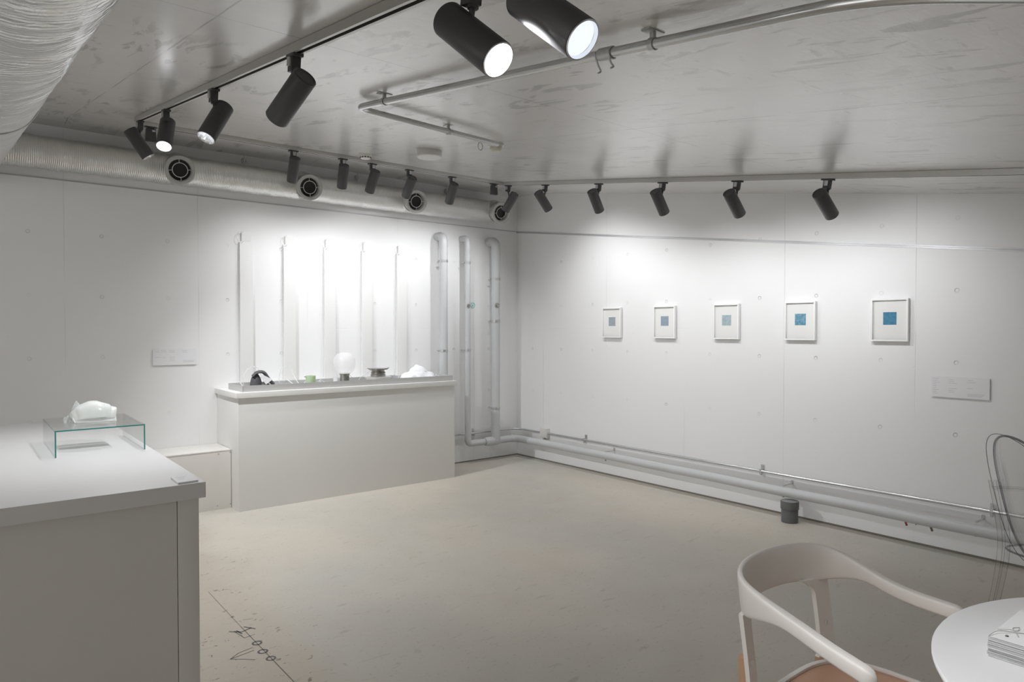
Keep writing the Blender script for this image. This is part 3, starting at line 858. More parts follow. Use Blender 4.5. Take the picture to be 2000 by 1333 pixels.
b = bmesh.new(); box(b, -.94, .748, -.985, .97, 0, .850, .001); finish(b, 'carcass', M['plinth'], t)
b = bmesh.new(); box(b, .750, .812, -.985, .97, 0, .8505, .001); finish(b, 'side_panel', M['plinth'], t)
t = thing('caption_card', 'thin white caption board lying on the front right corner of the near table', 'sign', (-4.222, -3.508, .9))
b = bmesh.new()
prism(b, [(-.030, -.055), (.030, -.050), (.034, .055), (-.028, .048)], Matrix.Identity(4), .006); finish(b, 'board', M['plaque'], t, smooth=False)
b = bmesh.new()
for i in range(3): box(b, -.02, .012 - .006 * i, .030 - i * .018, .032 - i * .018, .0058, .0062)
finish(b, 'printed_text', M['ink'], t)

# glass bridge: a top sheet on two upright sheets, green-edged
t = thing('glass_stand', 'clear green-edged glass bridge standing on the near table', 'stand', (-4.35, -2.60, .9))
W, D, H, th = .151, .205, .101, .005
def sheet(x0, x1, y0, y1, z0, z1, thin, name):
    bm = bmesh.new(); box(bm, x0, x1, y0, y1, z0, z1)
    for f in bm.faces:
        c = f.normal
        f.normal_update(); f.material_index = 1 if (f.normal.y < -.5 or (thin == 2 and f.normal.x < -.5)) else 0
    return finish(bm, name, [M['glass'], M['gedge']], t, smooth=False)
sheet(-W, W, -D, D + .04, H - th, H, 2, 'top_sheet')
sheet(-W, -W + th, -D, D + .04, 0, H - th - .0002, 0, 'side_sheet')
sheet(W - th, W, -D, D + .04, 0, H - th - .0002, 0, 'side_sheet')

def blob(bm, rx, ry, rz, seed, amp, sub=4, flat=True, freq=1.0, ctr=(0, 0, 0), facet=0.0):
    b2 = bmesh.new(); bmesh.ops.create_icosphere(b2, subdivisions=sub, radius=1)
    for v in b2.verts:
        p = v.co.copy(); s = Vector((seed, seed * 1.7, 0))
        d = 1 + amp * noise.fractal(p * freq * 1.6 + s, 1.0, 2.0, 4)
        if facet:
            k = noise.voronoi(p * 1.3 + s)[0][0]; d *= 1 + facet * (0.4 - k)
        p = p * d
        v.co = Vector((p.x * rx, p.y * ry, p.z * rz))
        if flat and v.co.z < 0: v.co.z = v.co.z * .02
    merge(bm, b2, Matrix.Translation(ctr))
t = thing('sculpture', 'milky white jagged stone-like sculpture standing on the glass bridge', 'sculpture', (-4.345, -2.56, 1.001))
b = bmesh.new()
outl = [(530, 408), (545, 365), (556, 330), (545, 300), (535, 275), (542, 250), (570, 220), (600, 190), (650, 165), (700, 143), (745, 138), (790, 140), (840, 160), (890, 182), (905, 200), (925, 205), (960, 216), (958, 260), (955, 300), (960, 345), (962, 400)]
outl = [((x - 747) * .000385, max(0, (346 - y) * .000395)) for x, y in outl if y < 350]
dense = spline([(x, 0, z) for x, z in outl], 3)
rings = []
NS = 22
for i in range(NS + 1):
    u = -1 + 2 * i / NS; f = max(0.04, 1 - abs(u) ** 2.6) ** .5
    yy = .056 * u; row = []
    for p in dense:
        q = Vector((p.x * (.84 + .16 * f), 0, p.z * f ** .8))
        d = noise.fractal(Vector((p.x * 12, u * 1.0, p.z * 75)), 1.0, 2.0, 3)
        q.y = yy + .004 * d + .006 * math.sin(p.z * 80 + u * 2)
        q.z = max(0, q.z + .0035 * d * (1 if q.z > .004 else 0)); q.x += .002 * d
        row.append(b.verts.new(q))
    rings.append(row)
for a, c in zip(rings[:-1], rings[1:]):
    for k in range(len(a) - 1): b.faces.new((a[k], a[k + 1], c[k + 1], c[k]))
    b.faces.new((a[-1], a[0], c[0], c[-1]))
b.faces.new(rings[0]); b.faces.new(list(reversed(rings[-1])))
finish(b, 'stone_body', M['crystal'], t, sharp=55)
b = bmesh.new(); blob(b, .020, .018, .030, 8.4, .25, 3, True, 1.4, (-.082, .016, .0), .4); blob(b, .026, .022, .078, 2.2, .25, 3, True, 1.4, (-.055, .035, .0), .4)
finish(b, 'clear_shard', M['icy'], t, sharp=30)['label'] = 'clear glassy shards at the left flank'

# ------------------------------------------------------------------ zinc tray and what lies in it
TX0, TX1, TY0, TY1, TZ = -3.103, -1.196, -.517, -.165, .900
t = thing('tray', 'long shallow zinc tray on top of the long plinth', 'tray', (0, 0, TZ))
b = bmesh.new()
box(b, TX0, TX1, TY0, TY1, .0003, .003)
for a in ((TX0, TX1, TY0, TY0 + .003), (TX0, TX1, TY1 - .003, TY1), (TX0, TX0 + .003, TY0, TY1), (TX1 - .003, TX1, TY0, TY1)):
    box(b, *a, .003, .048, .0008)
finish(b, 'tray_body', M['tray'], t, smooth=False)
TB = TZ + .0032
YM = -.34
# folded dark headset-like shell
t = hp = thing('headphones', 'dark grey padded headphones-like object with white printed patch in the tray', 'headphones', (-2.845, YM, TB))
b = bmesh.new()
pth = spline([(-.115, 0, .004), (-.132, 0, .06), (-.110, 0, .118), (-.075, 0, .138), (-.045, 0, .128), (-.020, 0, .085), (.010, 0, .040), (.040, 0, .008)], 8)
n = len(pth)
def strap(bm, pth, w, th):
    rings = []; n = len(pth)
    for i, p in enumerate(pth):
        tt = (pth[min(i + 1, n - 1)] - pth[max(i - 1, 0)]).normalized(); nn = Vector((-tt.z, 0, tt.x))
        wi = w(i / (n - 1)); ti = th(i / (n - 1)); r = []
        for k in range(16):
            a = 2 * PI * k / 16; r.append(bm.verts.new(p + Vector((0, 1, 0)) * wi * math.cos(a) + nn * ti * math.sin(a)))
        rings.append(r)
    for a, c in zip(rings[:-1], rings[1:]):
        for k in range(16): bm.faces.new((a[k], a[(k + 1) % 16], c[(k + 1) % 16], c[k]))
    bm.faces.new(rings[0]); bm.faces.new(list(reversed(rings[-1])))
strap(b, [p + Vector((.006, -.03, 0)) for p in pth[14:]], lambda s: .020, lambda s: .009)
strap(b, [p + Vector((.030, .045, .0)) for p in pth[18:]], lambda s: .016, lambda s: .011)
finish(b, 'headband', M['charcoal'], t)
b = bmesh.new(); blob(b, .040, .030, .128, 5.5, .08, 3, True, 1, (-.088, -.02, 0)); blob(b, .050, .028, .055, 3.5, .08, 3, True, 1, (-.040, -.02, 0)); finish(b, 'ear_cup', M['charcoal'], t)
b = bmesh.new(); blob(b, .032, .030, .044, 6.5, .12, 3, True, 1, (.050, -.02, 0)); blob(b, .030, .030, .040, 9.5, .12, 3, True, 1, (.100, .02, 0)); finish(b, 'ear_pad', M['greyfoam'], t)['label'] = 'rough grey foam pads'
b = bmesh.new()
Rp = Matrix.Translation((-.045, -.058, .030)) @ Matrix.Rotation(PI / 2, 4, 'X')
prism(b, [(-.028, .082), (-.004, .084), (.052, .048), (.020, .018), (.008, .010)], Rp, .003); finish(b, 'printed_patch', M['plaque'], t, smooth=False)['label'] = 'white printed patch'

hp.scale = (1.22, 1.1, .98)
def bent_tube(bm, pts, r=.0028): tube(bm, spline(pts, 8), r, 8)
t = thing('plastic_tube', 'clear thin tubing looping out of the tray around the dark headphones', 'tube', (0, 0, 0), 0, 'clear tubing in the tray')
b = bmesh.new(); bent_tube(b, [(-3.00, -.22, TB + .003), (-3.005, -.22, TB + .09), (-2.965, -.22, TB + .155), (-2.91, -.22, TB + .17), (-2.87, -.22, TB + .12), (-2.86, -.22, TB + .004)]); finish(b, 'tube_loop', M['tube'], t)
b = bmesh.new(); bent_tube(b, [(-3.06, -.45, TB + .003), (-3.05, -.30, TB + .050), (-3.04, -.24, TB + .050), (-3.02, -.22, TB + .003)], .0035); finish(b, 'tube_loop', M['tube'], t)
t = thing('plastic_tube', 'clear thin tubing arching in the tray left of the green cup', 'tube', (0, 0, 0), 0, 'clear tubing in the tray')
b = bmesh.new(); bent_tube(b, [(-2.715, -.22, TB + .003), (-2.71, -.22, TB + .11), (-2.67, -.22, TB + .165), (-2.62, -.22, TB + .14), (-2.59, -.26, TB + .06), (-2.59, -.36, TB + .004)]); finish(b, 'tube_loop', M['tube'], t)
b = bmesh.new(); bent_tube(b, [(-2.66, -.24, TB + .06), (-2.62, -.33, TB + .012), (-2.58, -.34, TB + .004), (-2.53, -.30, TB + .030), (-2.47, -.28, TB + .078)], .004); finish(b, 'tube_loop', M['tube'], t)
t = thing('plastic_tube', 'clear thin tubing between the green cup and the frosted bulb in the tray', 'tube', (0, 0, 0), 0, 'clear tubing in the tray')
b = bmesh.new(); bent_tube(b, [(-2.455, -.33, TB + .06), (-2.42, -.31, TB + .03), (-2.39, -.30, TB + .045), (-2.35, -.30, TB + .02), (-2.32, -.33, TB + .006)], .0035); finish(b, 'tube_loop', M['tube'], t)
b = bmesh.new(); lathe(b, [(0, .03), (.008, .03), (.010, .02), (.010, 0), (0, 0)], (-2.395, -.30, TB + .002), (0, 0, 1), 16); finish(b, 'connector', M['white'], t)
t = thing('plastic_tube', 'clear thin tubing between the frosted bulb and the tarnished tin in the tray', 'tube', (0, 0, 0), 0, 'clear tubing in the tray')
b = bmesh.new(); bent_tube(b, [(-2.13, -.30, TB + .08), (-2.10, -.30, TB + .05), (-2.08, -.32, TB + .006)]); bent_tube(b, [(-2.06, -.32, TB + .006), (-2.03, -.31, TB + .05), (-1.99, -.31, TB + .07), (-1.95, -.32, TB + .10), (-1.93, -.33, TB + .11)]); finish(b, 'tube_loop', M['tube'], t)

t = thing('cup', 'pale green translucent cup in the tray', 'cup', (-2.495, YM, TB))
b = bmesh.new(); lathe(b, [(0, .002), (.036, .002), (.039, .006), (.041, .088), (.038, .088), (.036, .008), (0, .006)], n=36); finish(b, 'cup_wall', M['greenish'], t)
b = bmesh.new(); lathe(b, [(0, .060), (.035, .060), (.035, .008), (0, .008)], n=36); finish(b, 'wax_fill', mat('green_wax', (.50, .62, .40), .5, bump=.05), t)['label'] = 'light green wax fill'
b = bmesh.new(); bb = bmesh.new(); box(bb, -.010, .012, -.004, .004, -.003, .003, .001); merge(b, bb, Matrix.Translation((-.046, 0, .080))); finish(b, 'rim_clip', M['steel'], t)

t = thing('glass_bulb', 'large hazy frosted glass bulb on a dark metal base in the middle of the tray', 'bulb', (-2.192, YM, TB))
b = bmesh.new()
pf = [(.034, .090), (.052, .094), (.075, .115), (.090, .148), (.095, .185), (.090, .222), (.072, .252), (.040, .270), (0, .275)]
sp_ = spline([(r, 0, h) for r, h in pf], 4); lathe(b, [(max(p.x, 0), p.z) for p in sp_], n=44); finish(b, 'globe', M['milk'], t)
b = bmesh.new(); lathe(b, [(0, 0), (.040, 0), (.040, .082), (.043, .084), (.043, .094), (.034, .096), (0, .096)], n=36)
finish(b, 'base_can', M['tin'], t)
b = bmesh.new()
for i in range(9):
    a = -PI / 2 - .35 + i * .11; c, s = math.cos(a), math.sin(a)
    bb = bmesh.new(); box(bb, -.0018, .0018, -.001, .001, .012, .072); merge(b, bb, Matrix.Translation((.0405 * c, .0405 * s, 0)) @ Matrix.Rotation(a + PI / 2, 4, 'Z'))
finish(b, 'grille', M['darktin'], t)
t = thing('glass_jar', 'small clear glass jar left of the frosted bulb base', 'jar', (-2.272, YM, TB))
b = bmesh.new(); lathe(b, [(0, .001), (.026, .001), (.028, .01), (.020, .04), (.026, .066), (.024, .066), (.018, .04), (.026, .012), (0, .004)], n=28); finish(b, 'jar_glass', M['tube'], t)

t = thing('dish', 'white low glass dish under the tarnished tin in the tray', 'dish', (-1.872, YM, TB))
b = bmesh.new(); lathe(b, [(0, 0), (.075, 0), (.090, .012), (.118, .046), (.121, .050), (.117, .050), (.088, .016), (0, .006)], n=48); finish(b, 'dish_bowl', M['plastic'], t)
b = bmesh.new(); lathe(b, [(.05, .052), (.112, .052), (.112, .055), (.05, .055)], n=48); finish(b, 'glass_plate', M['milk'], t)
t = thing('tin', 'round tarnished tin with a wide flat lid on the white dish', 'tin', (-1.872, YM, TB + .0555))
b = bmesh.new(); lathe(b, [(0, 0), (.062, 0), (.066, .004), (.066, .018), (.060, .022), (.060, .028), (.066, .032), (.062, .040), (.056, .044), (.058, .060), (0, .060)], n=44); finish(b, 'tin_body', M['tin'], t)
b = bmesh.new(); lathe(b, [(0, .0605), (.080, .0605), (.092, .068), (.092, .070), (.078, .0645), (0, .0645)], n=44); finish(b, 'lid', M['tin'], t)
b = bmesh.new(); cyl(b, (.070, .0, .066), (.112, .0, .074), .0035, n=8); cyl(b, (-.070, 0, .066), (-.105, 0, .075), .003, n=8); finish(b, 'handle', M['steel'], t)
t = thing('cup', 'small colourless glass cup right of the tarnished tin', 'cup', (-1.706, YM, TB))
b = bmesh.new(); lathe(b, [(0, .001), (.028, .001), (.030, .006), (.044, .058), (.048, .060), (.042, .060), (.028, .008), (0, .005)], n=36); finish(b, 'cup_wall', M['tube'], t)
b = bmesh.new(); cyl(b, (-.006, 0, .006), (-.002, 0, .115), .003, n=8); finish(b, 'straw', M['tube'], t)
t = thing('fibre_heap', 'loose heap of fluffy white fibre at the right end of the tray', 'heap', (-1.470, YM, TB))
b = bmesh.new()
blob(b, .175, .12, .100, 1.2, .16, 4, True, 1.1, (.01, 0, 0)); blob(b, .100, .09, .140, 4.2, .14, 4, True, 1.3, (.0, 0, 0)); blob(b, .10, .09, .075, 6.1, .2, 4, True, 1.3, (-.09, -.02, 0))
finish(b, 'fibre', M['fluff'], t, sharp=180)
t = thing('glass_shard', 'small clear crumpled glass piece at the far right end of the tray', 'glass piece', (-1.250, YM, TB))
b = bmesh.new(); blob(b, .034, .028, .056, 7.7, .35, 2, True, 1.6, (0, 0, 0), .4); finish(b, 'glass', M['icy'], t, sharp=10)

# ------------------------------------------------------------------ five white upright casings on the wall
GL = ['white vertical wall casing nearest the left plaque, leftmost of five', 'white vertical wall casing second from left, behind the tubing', 'white vertical wall casing in the middle, left of the frosted bulb', 'white vertical wall casing between the bulb and the tarnished tin', 'white vertical wall casing rightmost of five, beside the fibre heap']
for k in range(5):
    x = -2.970 + .3655 * k
    t = thing('wall_casing', GL[k], 'wall casing', (x, 0, 0), 0, 'white upright casings above the tray')
    b = bmesh.new(); box(b, .004, .108, -.030, -.0005, .905, 2.102, .0015); finish(b, 'casing', M['white'], t)
    b = bmesh.new(); box(b, .020, .098, -.027, -.0005, 2.1022, 2.176, .002); finish(b, 'top_box', M['white'], t)
    b = bmesh.new()
    ring = [(.010 + .034 * math.cos(a * PI / 14), -.040, 2.135 + .042 * math.sin(a * PI / 14)) for a in range(6, 25)]
    tube(b, [(.030, -.045, 2.178)] + ring[1:] + [(-.002, -.012, 2.06), (-.002, -.010, 1.6), (-.002, -.010, .95)], .0022, 8)
    finish(b, 'clear_tube', M['tube'], t)

# ------------------------------------------------------------------ framed prints on the right wall
PR = [((.30, .36, .41), (.36, .41, .44), 'white framed print with grey-blue square, leftmost and smallest-looking'),
      ((.26, .33, .43), (.33, .38, .45), 'white framed print with slate-blue square, second from left'),
      ((.30, .42, .48), (.46, .54, .55), 'white framed print with mottled pale teal-blue square, middle of five'),
      ((.06, .24, .36), (.24, .42, .50), 'white framed print with speckled mid-blue square, fourth from left'),
      ((.045, .19, .32), (.09, .27, .40), 'white framed print with deep blue square, rightmost of five')]
for k, (ca, cb, l) in enumerate(PR):
    y = -1.4225 - .6155 * k
    t = thing('framed_print', l, 'framed print', (0, y, 1.439), 0, 'framed prints in a row on the right wall')
    w, h, d, f = .116, .140, .026, .011
    b = bmesh.new()
    for a in ((-w, w, h - f, h), (-w, w, -h, -h + f), (-w, -w + f, -h + f, h - f), (w - f, w, -h + f, h - f)):
        box(b, -d - .004, -.004, a[0], a[1], a[2], a[3], .0012)
    box(b, -.010, -.0005, -w + .02, w - .02, -h + .02, h - .02)
    finish(b, 'frame', M['frame'], t)
    b = bmesh.new(); box(b, -.016, -.014, -w + f, w - f, -h + f, h - f); mo = finish(b, 'mount', M['mount'], t)
    s = .0415
    b = bmesh.new(); box(b, -.0166, -.0159, -s, s, -s + .010, s + .010)
    finish(b, 'print', print_mat('blue_print_%s' % 'abcde'[k], ca, cb, 45), mo)['label'] = l.split('with ')[1].split(',')[0]

# ------------------------------------------------------------------ wall plaques
def plaque(name_lab, c, nrm, w, h, rows):
    t = thing('wall_plaque', name_lab, 'plaque', c)
    ax = Vector((1, 0, 0)) if nrm == 'y' else Vector((0, -1, 0))
    N = Vector((0, -1, 0)) if nrm == 'y' else Vector((-1, 0, 0))
    def slab(bm, u0, u1, z0, z1, d0, d1):
        a = ax * u0 + N * d0; c2 = ax * u1 + N * d1
        box(bm, min(a.x, c2.x), max(a.x, c2.x), min(a.y, c2.y), max(a.y, c2.y), z0, z1)
    b = bmesh.new(); slab(b, -w / 2, w / 2, -h / 2, h / 2, .004, .011); slab(b, -w / 2 + .02, w / 2 - .02, -h / 2 + .02, h / 2 - .02, .0002, .004)
    finish(b, 'board', M['plaque'], t, smooth=False)
    b = bmesh.new()
    for u, z, L in rows: slab(b, u, u + L, z, z + .0016, .0108, .0113)
    finish(b, 'printed_text', M['ink'], t, smooth=False)
R1 = []
for j in range(9): R1.append((-.148, .050 - j * .0115, random.choice((.020, .028, .034, .038))))
for j in (0, 1, 2, 5, 6, 7): R1.append((-.060, .047 - j * .011, random.choice((.03, .045, .05))))
for j in (0, 1, 4): R1.append((.040, .046 - j * .012, random.choice((.03, .045))))
for j in range(3): R1.append((.040 + .002 * j, -.036 - j * .007, .095 - .01 * j))
plaque('white text plaque on the right wall beyond the last framed print', (0, -4.291, 1.0205), 'x', .315, .127, R1)
R2 = []
for j in (0, 1, 5): R2.append((-.140, .048 - j * .010, .032)); R2.append((-.100, .050 - j * .011, .040))
for j in (0, 1, 4, 5, 6): R2.append((-.040, .048 - j * .0125, .040))
for j in (0, 1): R2.append((.055, .046 - j * .011, .035))
for j in range(3): R2.append((.060, -.030 - j * .007, .080))
plaque('white text plaque on the left wall above the low box', (-3.460, 0, 1.162), 'y', .311, .126, R2)

# ------------------------------------------------------------------ round table with leaflets
t = thing('round_table', 'white round cafe table at the lower right edge', 'table', (-3.036, -5.802, 0))
TR = .536
b = bmesh.new(); lathe(b, [(0, .712), (TR - .012, .712), (TR - .003, .716), (TR, .722), (TR, .727), (TR - .002, .730), (0, .730)], n=96); finish(b, 'table_top', M['laminate'], t)
b = bmesh.new(); lathe(b, [(.16, .700), (.16, .711), (0, .711)], n=32); lathe(b, [(.030, .02), (.030, .705)], n=28); finish(b, 'column', M['chair'], t)
b = bmesh.new(); lathe(b, [(0, 0), (.27, 0), (.27, .008), (.05, .020), (.03, .03)], n=48); finish(b, 'foot_plate', M['chair'], t)
gl = 'stack of white leaflets on the round table'
nl = 10; zz = .7302
for k in range(nl):
    top = k == nl - 1
    lab = 'topmost white leaflet of the stack on the round table, with fine thread drawing' if top else 'plain white leaflet inside the stack on the round table'
    dx, dy = random.uniform(-.0012, .0012), random.uniform(-.0012, .0012)
    h = .0040
    o = thing('leaflet', lab, 'leaflet', (-3.187 + dx, -5.388 + dy, zz), random.uniform(-.006, .006), gl)
    b = bmesh.new(); box(b, 0, .205, -.148, 0, 0, h * .42); box(b, .0, .2045, -.1475, -.0006, h * .50, h * .93)
    box(b, 0, .0010, -.148, 0, 0, h * .93)
    finish(b, 'pages', M['paper'], o, smooth=False); zz += h
    if top:
        b = bmesh.new()
        z1 = h + .0006
        tube(b, spline([(.002, -.001, z1), (.03, -.008, z1 + .004), (.055, -.028, z1 + .001), (.075, -.050, z1), (.12, -.090, z1)], 6), .0007, 6)
        tube(b, spline([(.050, -.002, z1), (.058, -.02, z1 + .003), (.072, -.030, z1), (.085, -.030, z1 + .002)], 6), .0006, 6)
        tube(b, spline([(.040, -.040, z1), (.058, -.030, z1 + .002), (.080, -.020, z1), (.094, -.028, z1)], 6), .0007, 6)
        finish(b, 'thread', M['twine'], o)
        b = bmesh.new(); blob(b, .0042, .003, .0025, 3.3, .2, 2, True, 1, (.028, -.024, h)); finish(b, 'seed', M['pencil'], o)['label'] = 'dark seed-like speck'

# ------------------------------------------------------------------ armchair with bent white back band
def steel_chair():
    t = thing('armchair', 'white steel and beech armchair with wraparound back at the round table', 'chair', (-3.047, -5.099, 0), math.radians(180.5))
    d, wc, dc, zc, wm, ym, zm, wf, yf, zf, zb = .283, .203, -.215, .759, .229, -.023, .695, .259, .127, .669, .767
    h = [(0, -d, zb), (wc, dc, zc), (wm, ym, zm), (wf, yf, zf)]
    pts = [Vector((-a, b_, c)) for a, b_, c in h[:0:-1]] + [Vector(q) for q in h]
    cur = spline(pts, 14); n = len(cur)
    bm = bmesh.new(); rings = []
    arc = [0.0]
    for i in range(1, n): arc.append(arc[-1] + (cur[i] - cur[i - 1]).length)
    Lt = arc[-1]
    for i, p in enumerate(cur):
        tt = (cur[min(i + 1, n - 1)] - cur[max(i - 1, 0)]).normalized()
        out = Vector((tt.y, -tt.x, 0)).normalized()
        if out.dot(Vector((p.x, p.y + .02, 0))) < 0: out = -out
        e = min(arc[i], Lt - arc[i])                       # distance from the nearer arm end
        s = max(0, min(1, (e - .21) / .20)); s = s * s * (3 - 2 * s)
        hh = .036 + .070 * s; w = .030 - .014 * s
        end = min(1, e / .028); end = math.sqrt(max(0.02, 1 - (1 - end) ** 2))
        hh_, w_ = hh * (.35 + .65 * end), w * end
        r = []
        m2 = 20
        for k in range(m2):
            a = 2 * PI * k / m2
            cx, cy = math.cos(a), math.sin(a)
            sx = math.copysign(abs(cx) ** .45, cx); sy = math.copysign(abs(cy) ** .45, cy)
            q = p + out * (sx * w_ / 2 - w / 2 * 0) + Vector((0, 0, sy * hh_ / 2 - hh / 2))
            q += out * (-.10 * (1 - s) * 0)
            q += out * (.012 * s * (sy * .5))               # back leans outward at its top
            r.append(bm.verts.new(q))
        rings.append(r)
    for a, c in zip(rings[:-1], rings[1:]):
        for k in range(20): bm.faces.new((a[k], a[(k + 1) % 20], c[(k + 1) % 20], c[k]))
    bm.faces.new(rings[0]); bm.faces.new(list(reversed(rings[-1])))
    finish(bm, 'back_band', M['chair'], t, sharp=70)
    # two flat back posts flaring into the band
    for sx in (-1, 1):
        bm = bmesh.new()
        prof = []
        rows = 22
        for i in range(rows + 1):
            f = i / rows; z = .455 + (.668 - .455) * f
            half = .026 + .012 * max(0, (.12 - f) / .12) ** 2
            flare = .045 * max(0, (f - .80) / .20) ** 2.2
            yc = -.198 - .026 * f ** 1.3
            prof.append((z, half, yc, flare))
        A = []
        for z, half, yc, flare in prof:
            row = []
            for u in (-1, -.6, 0, .6, 1):
                x = sx * .190 + u * half - sx * flare * max(0, -u * sx)
                yb = yc + (.30 if abs(x) > .190 else .22) * (abs(x) - .190)
                row.append((x, yb, z))
            A.append(row)
        F = [[bm.verts.new((x, y + .006, z)) for x, y, z in row] for row in A]
        Bk = [[bm.verts.new((x, y - .006, z)) for x, y, z in row] for row in A]
        for i in range(rows):
            for j in range(4):
                bm.faces.new((F[i][j], F[i][j + 1], F[i + 1][j + 1], F[i + 1][j])); bm.faces.new((Bk[i][j], Bk[i + 1][j], Bk[i + 1][j + 1], Bk[i][j + 1]))
            bm.faces.new((F[i][0], F[i + 1][0], Bk[i + 1][0], Bk[i][0])); bm.faces.new((F[i][4], Bk[i][4], Bk[i + 1][4], F[i + 1][4]))
        for j in range(4):
            bm.faces.new((F[0][j], Bk[0][j], Bk[0][j + 1], F[0][j + 1])); bm.faces.new((F[-1][j], F[-1][j + 1], Bk[-1][j + 1], Bk[-1][j]))
        pt = finish(bm, 'back_post', M['chair'], t, sharp=50)
        bm = bmesh.new(); lathe(bm, [(0, .0012), (.0065, .0012), (.0075, 0)], (sx * .190, -.198, .545), (0, 1, .1), 24); finish(bm, 'bolt_cap', M['chair'], pt)
    # seat: beech panel in a white rim
    def sup(a, rx, ry, e=.62): c, s = math.cos(a), math.sin(a); return (math.copysign(abs(c) ** e, c) * rx, math.copysign(abs(s) ** e, s) * ry + .02)
    N = 64
    bm = bmesh.new(); rings = []
    for f, z in ((1.0, .448), (1.0, .454), (.97, .4565), (.8, .452), (.5, .446), (.2, .444)):
        rings.append([bm.verts.new((sup(2 * PI * i / N, .205 * f, .205 * f)[0], sup(2 * PI * i / N, .205 * f, .205)[1] if f == 1 else (sup(2 * PI * i / N, .205, .205)[1] - .02) * f + .02, z)) for i in range(N)])
    for a, c in zip(rings[:-1], rings[1:]):
        for i in range(N): bm.faces.new((a[i], a[(i + 1) % N], c[(i + 1) % N], c[i]))
    bm.faces.new(rings[-1])
    bot = [bm.verts.new((v.co.x * .98, v.co.y * .98, .440)) for v in rings[0]]
    for i in range(N): bm.faces.new((rings[0][i], bot[i], bot[(i + 1) % N], rings[0][(i + 1) % N]))
    bm.faces.new(list(reversed(bot)))
    finish(bm, 'seat', M['wood'], t, sharp=60)
    bm = bmesh.new()
    rows = [(.206, .462), (.214, .463), (.222, .459), (.223, .440), (.216, .430), (.209, .432), (.206, .442)]
    rg = [[bm.verts.new((*sup(2 * PI * i / N, r, r), z)) for i in range(N)] for r, z in rows]
    for k in range(len(rg)):
        a, c = rg[k], rg[(k + 1) % len(rg)]
        for i in range(N): bm.faces.new((a[i], a[(i + 1) % N], c[(i + 1) % N], c[i]))
    finish(bm, 'seat_rim', M['chair'], t, sharp=60)
    for sx, sy, top in ((-1, -1, .442), (1, -1, .55), (-1, 1, .632), (1, 1, .632)):
        bm = bmesh.new()
        x0, y0 = sx * (.222 if sy < 0 else .245), (-.198 if sy < 0 else .175)
        x1, y1 = sx * (.215 if sy < 0 else .262), (-.262 if sy < 0 else .215)
        if sy < 0: x0, y0 = (.180, -.226) if sx > 0 else (-.212, -.222)
        P = spline([(x1, y1, 0), ((x0 + x1) / 2, (y0 + y1) / 2, .25), (x0, y0, .44), (x0 - sx * .002, y0 + .0, top if sy < 0 else .50)], 5)
        tube(bm, P, [.0115 + .0055 * min(1, p.z / .3) for p in P], 16)
        finish(bm, 'leg', M['leg'], t)['label'] = 'beech wood leg'
    for sx in (-1, 1):
        bm = bmesh.new()
        P = spline([(sx * .243, .175, .49), (sx * .246, .150, .57), (sx * .252, .115, .645)], 5)
        tube(bm, P, .011, 14); finish(bm, 'arm_support', M['chair'], t)
        bm = bmesh.new(); cyl(bm, (sx * .205, -.170, .446), (sx * .207, -.222, .446), .006, n=10); cyl(bm, (sx * .205, .16, .446), (sx * .25, .176, .446), .006, n=10); finish(bm, 'leg_bolt', M['steel'], t)
steel_chair()

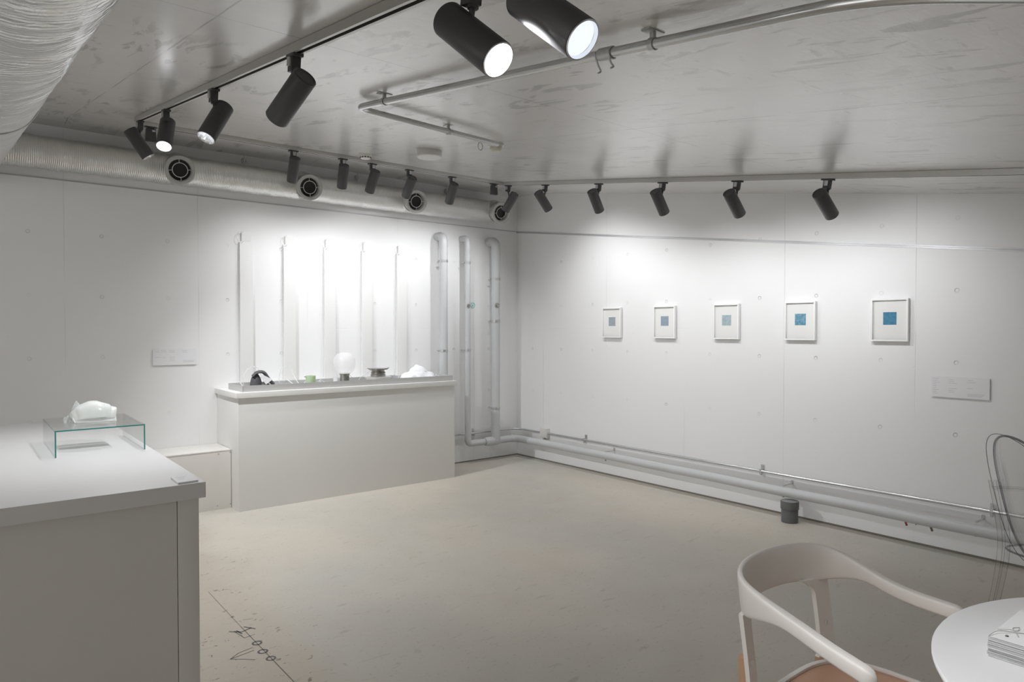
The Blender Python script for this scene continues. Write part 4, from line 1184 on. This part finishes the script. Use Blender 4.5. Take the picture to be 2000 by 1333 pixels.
# ------------------------------------------------------------------ transparent moulded chair by the right wall
def ghost_chair():
    # local frame: +x is the way the chair faces, y sideways
    t = thing('armchair', 'transparent acrylic armchair with rounded back behind the round table', 'chair', (-1.30, -5.19, 0), math.radians(-42))
    AC, AE = M['acrylic'], M['aedge']
    # back medallion, curved sheet with a thicker rim
    N = 72
    def backp(a, f):
        y = .215 * f * math.cos(a); z = .70 + .255 * f * (math.copysign(abs(math.sin(a)) ** .85, math.sin(a)))
        x = -.205 - (z - .45) * .24 + .045 * (y / .215) ** 2
        return Vector((x, y, z))
    bm = bmesh.new(); rg = [[bm.verts.new(backp(2 * PI * i / N, f)) for i in range(N)] for f in (1, .8, .5, .2)]
    rg2 = [[bm.verts.new(backp(2 * PI * i / N, f) - Vector((.007, 0, 0))) for i in range(N)] for f in (1, .8, .5, .2)]
    for R_ in (rg, rg2):
        for a, c in zip(R_[:-1], R_[1:]):
            for i in range(N): bm.faces.new((a[i], a[(i + 1) % N], c[(i + 1) % N], c[i]))
        bm.faces.new(R_[-1])
    finish(bm, 'backrest', AC, t, sharp=80)
    bm = bmesh.new(); tube(bm, [backp(2 * PI * i / N, 1.0) - Vector((.0035, 0, 0)) for i in range(N)], .0048, 8, closed=True); finish(bm, 'back_rim', AE, t)
    # outer lip of the back, set forward of the rim
    bm = bmesh.new(); tube(bm, [backp(2 * PI * i / N, 1.02) - Vector((.034, 0, -.003)) for i in range(N)], .0016, 6, closed=True); finish(bm, 'back_lip', AE, t)
    # seat
    bm = bmesh.new()
    poly = [(-.20, -.20), (.22, -.255), (.245, -.22), (.255, 0), (.245, .22), (.22, .255), (-.20, .20), (-.215, 0)]
    sp2 = spline([(x, y, 0) for x, y in poly], 5, closed=True)
    prism(bm, [(p.x, p.y) for p in sp2], Matrix.Translation((0, 0, .455)), .008); finish(bm, 'seat', AC, t)
    bm = bmesh.new(); tube(bm, [Vector((p.x, p.y, .459)) for p in sp2], .0045, 8, closed=True); finish(bm, 'seat_rim', AE, t)
    def slableg(name, pts, w):
        bm = bmesh.new(); R_ = []
        for i, (p, ww) in enumerate(zip(pts, w)):
            R_.append([bm.verts.new(p + Vector((dx * ww, dy * ww, 0))) for dx, dy in ((-1, -1), (1, -1), (1, 1), (-1, 1))])
        for a, c in zip(R_[:-1], R_[1:]):
            for k in range(4): bm.faces.new((a[k], a[(k + 1) % 4], c[(k + 1) % 4], c[k]))
        bm.faces.new(R_[0]); bm.faces.new(list(reversed(R_[-1])))
        bmesh.ops.bevel(bm, geom=[e for e in bm.edges if abs((e.verts[0].co - e.verts[1].co).normalized().z) > .5], offset=.003, segments=1, affect='EDGES')
        o_ = finish(bm, name, AC, t, sharp=30)
        bm = bmesh.new()
        for dx, dy in ((-1, -1), (1, -1), (1, 1), (-1, 1)):
            tube(bm, [p + Vector((dx * ww * .92, dy * ww * .92, 0)) for p, ww in zip(pts, w)], .0014, 6)
        finish(bm, 'leg_edge', M['afine'], o_)
        return o_
    for sy in (-1, 1):
        P = spline([(-.305, sy * .205, 0), (-.245, sy * .205, .25), (-.215, sy * .205, .45), (-.230, sy * .205, .60), (-.255, sy * .207, .735)], 5)
        slableg('leg', P, [.011 + .006 * min(1, p.z / .4) for p in P])
        P = spline([(.255, sy * .235, 0), (.240, sy * .238, .25), (.225, sy * .240, .45), (.215, sy * .246, .60), (.195, sy * .250, .665)], 5)
        slableg('leg', P, [.011 + .006 * min(1, p.z / .4) for p in P])
        bm = bmesh.new(); P = spline([(-.250, sy * .215, .700), (-.13, sy * .255, .690), (.04, sy * .265, .680), (.20, sy * .252, .665)], 7)
        R_ = []
        for p in P: R_.append([bm.verts.new(p + Vector((0, a, c))) for a, c in ((-.018, -.006), (.018, -.006), (.018, .006), (-.018, .006))])
        for a, c in zip(R_[:-1], R_[1:]):
            for k in range(4): bm.faces.new((a[k], a[(k + 1) % 4], c[(k + 1) % 4], c[k]))
        bm.faces.new(R_[0]); bm.faces.new(list(reversed(R_[-1])))
        ar = finish(bm, 'armrest', AC, t, sharp=30)
        bm = bmesh.new()
        for a in (-.018, .018): tube(bm, [p + Vector((0, a, .005)) for p in P], .0014, 6)
        finish(bm, 'armrest_edge', M['afine'], ar)
    bm = bmesh.new(); box(bm, .20, .225, -.23, .23, .405, .454, .003); box(bm, -.215, -.20, -.19, .19, .405, .454, .003); finish(bm, 'apron', AC, t)
ghost_chair()
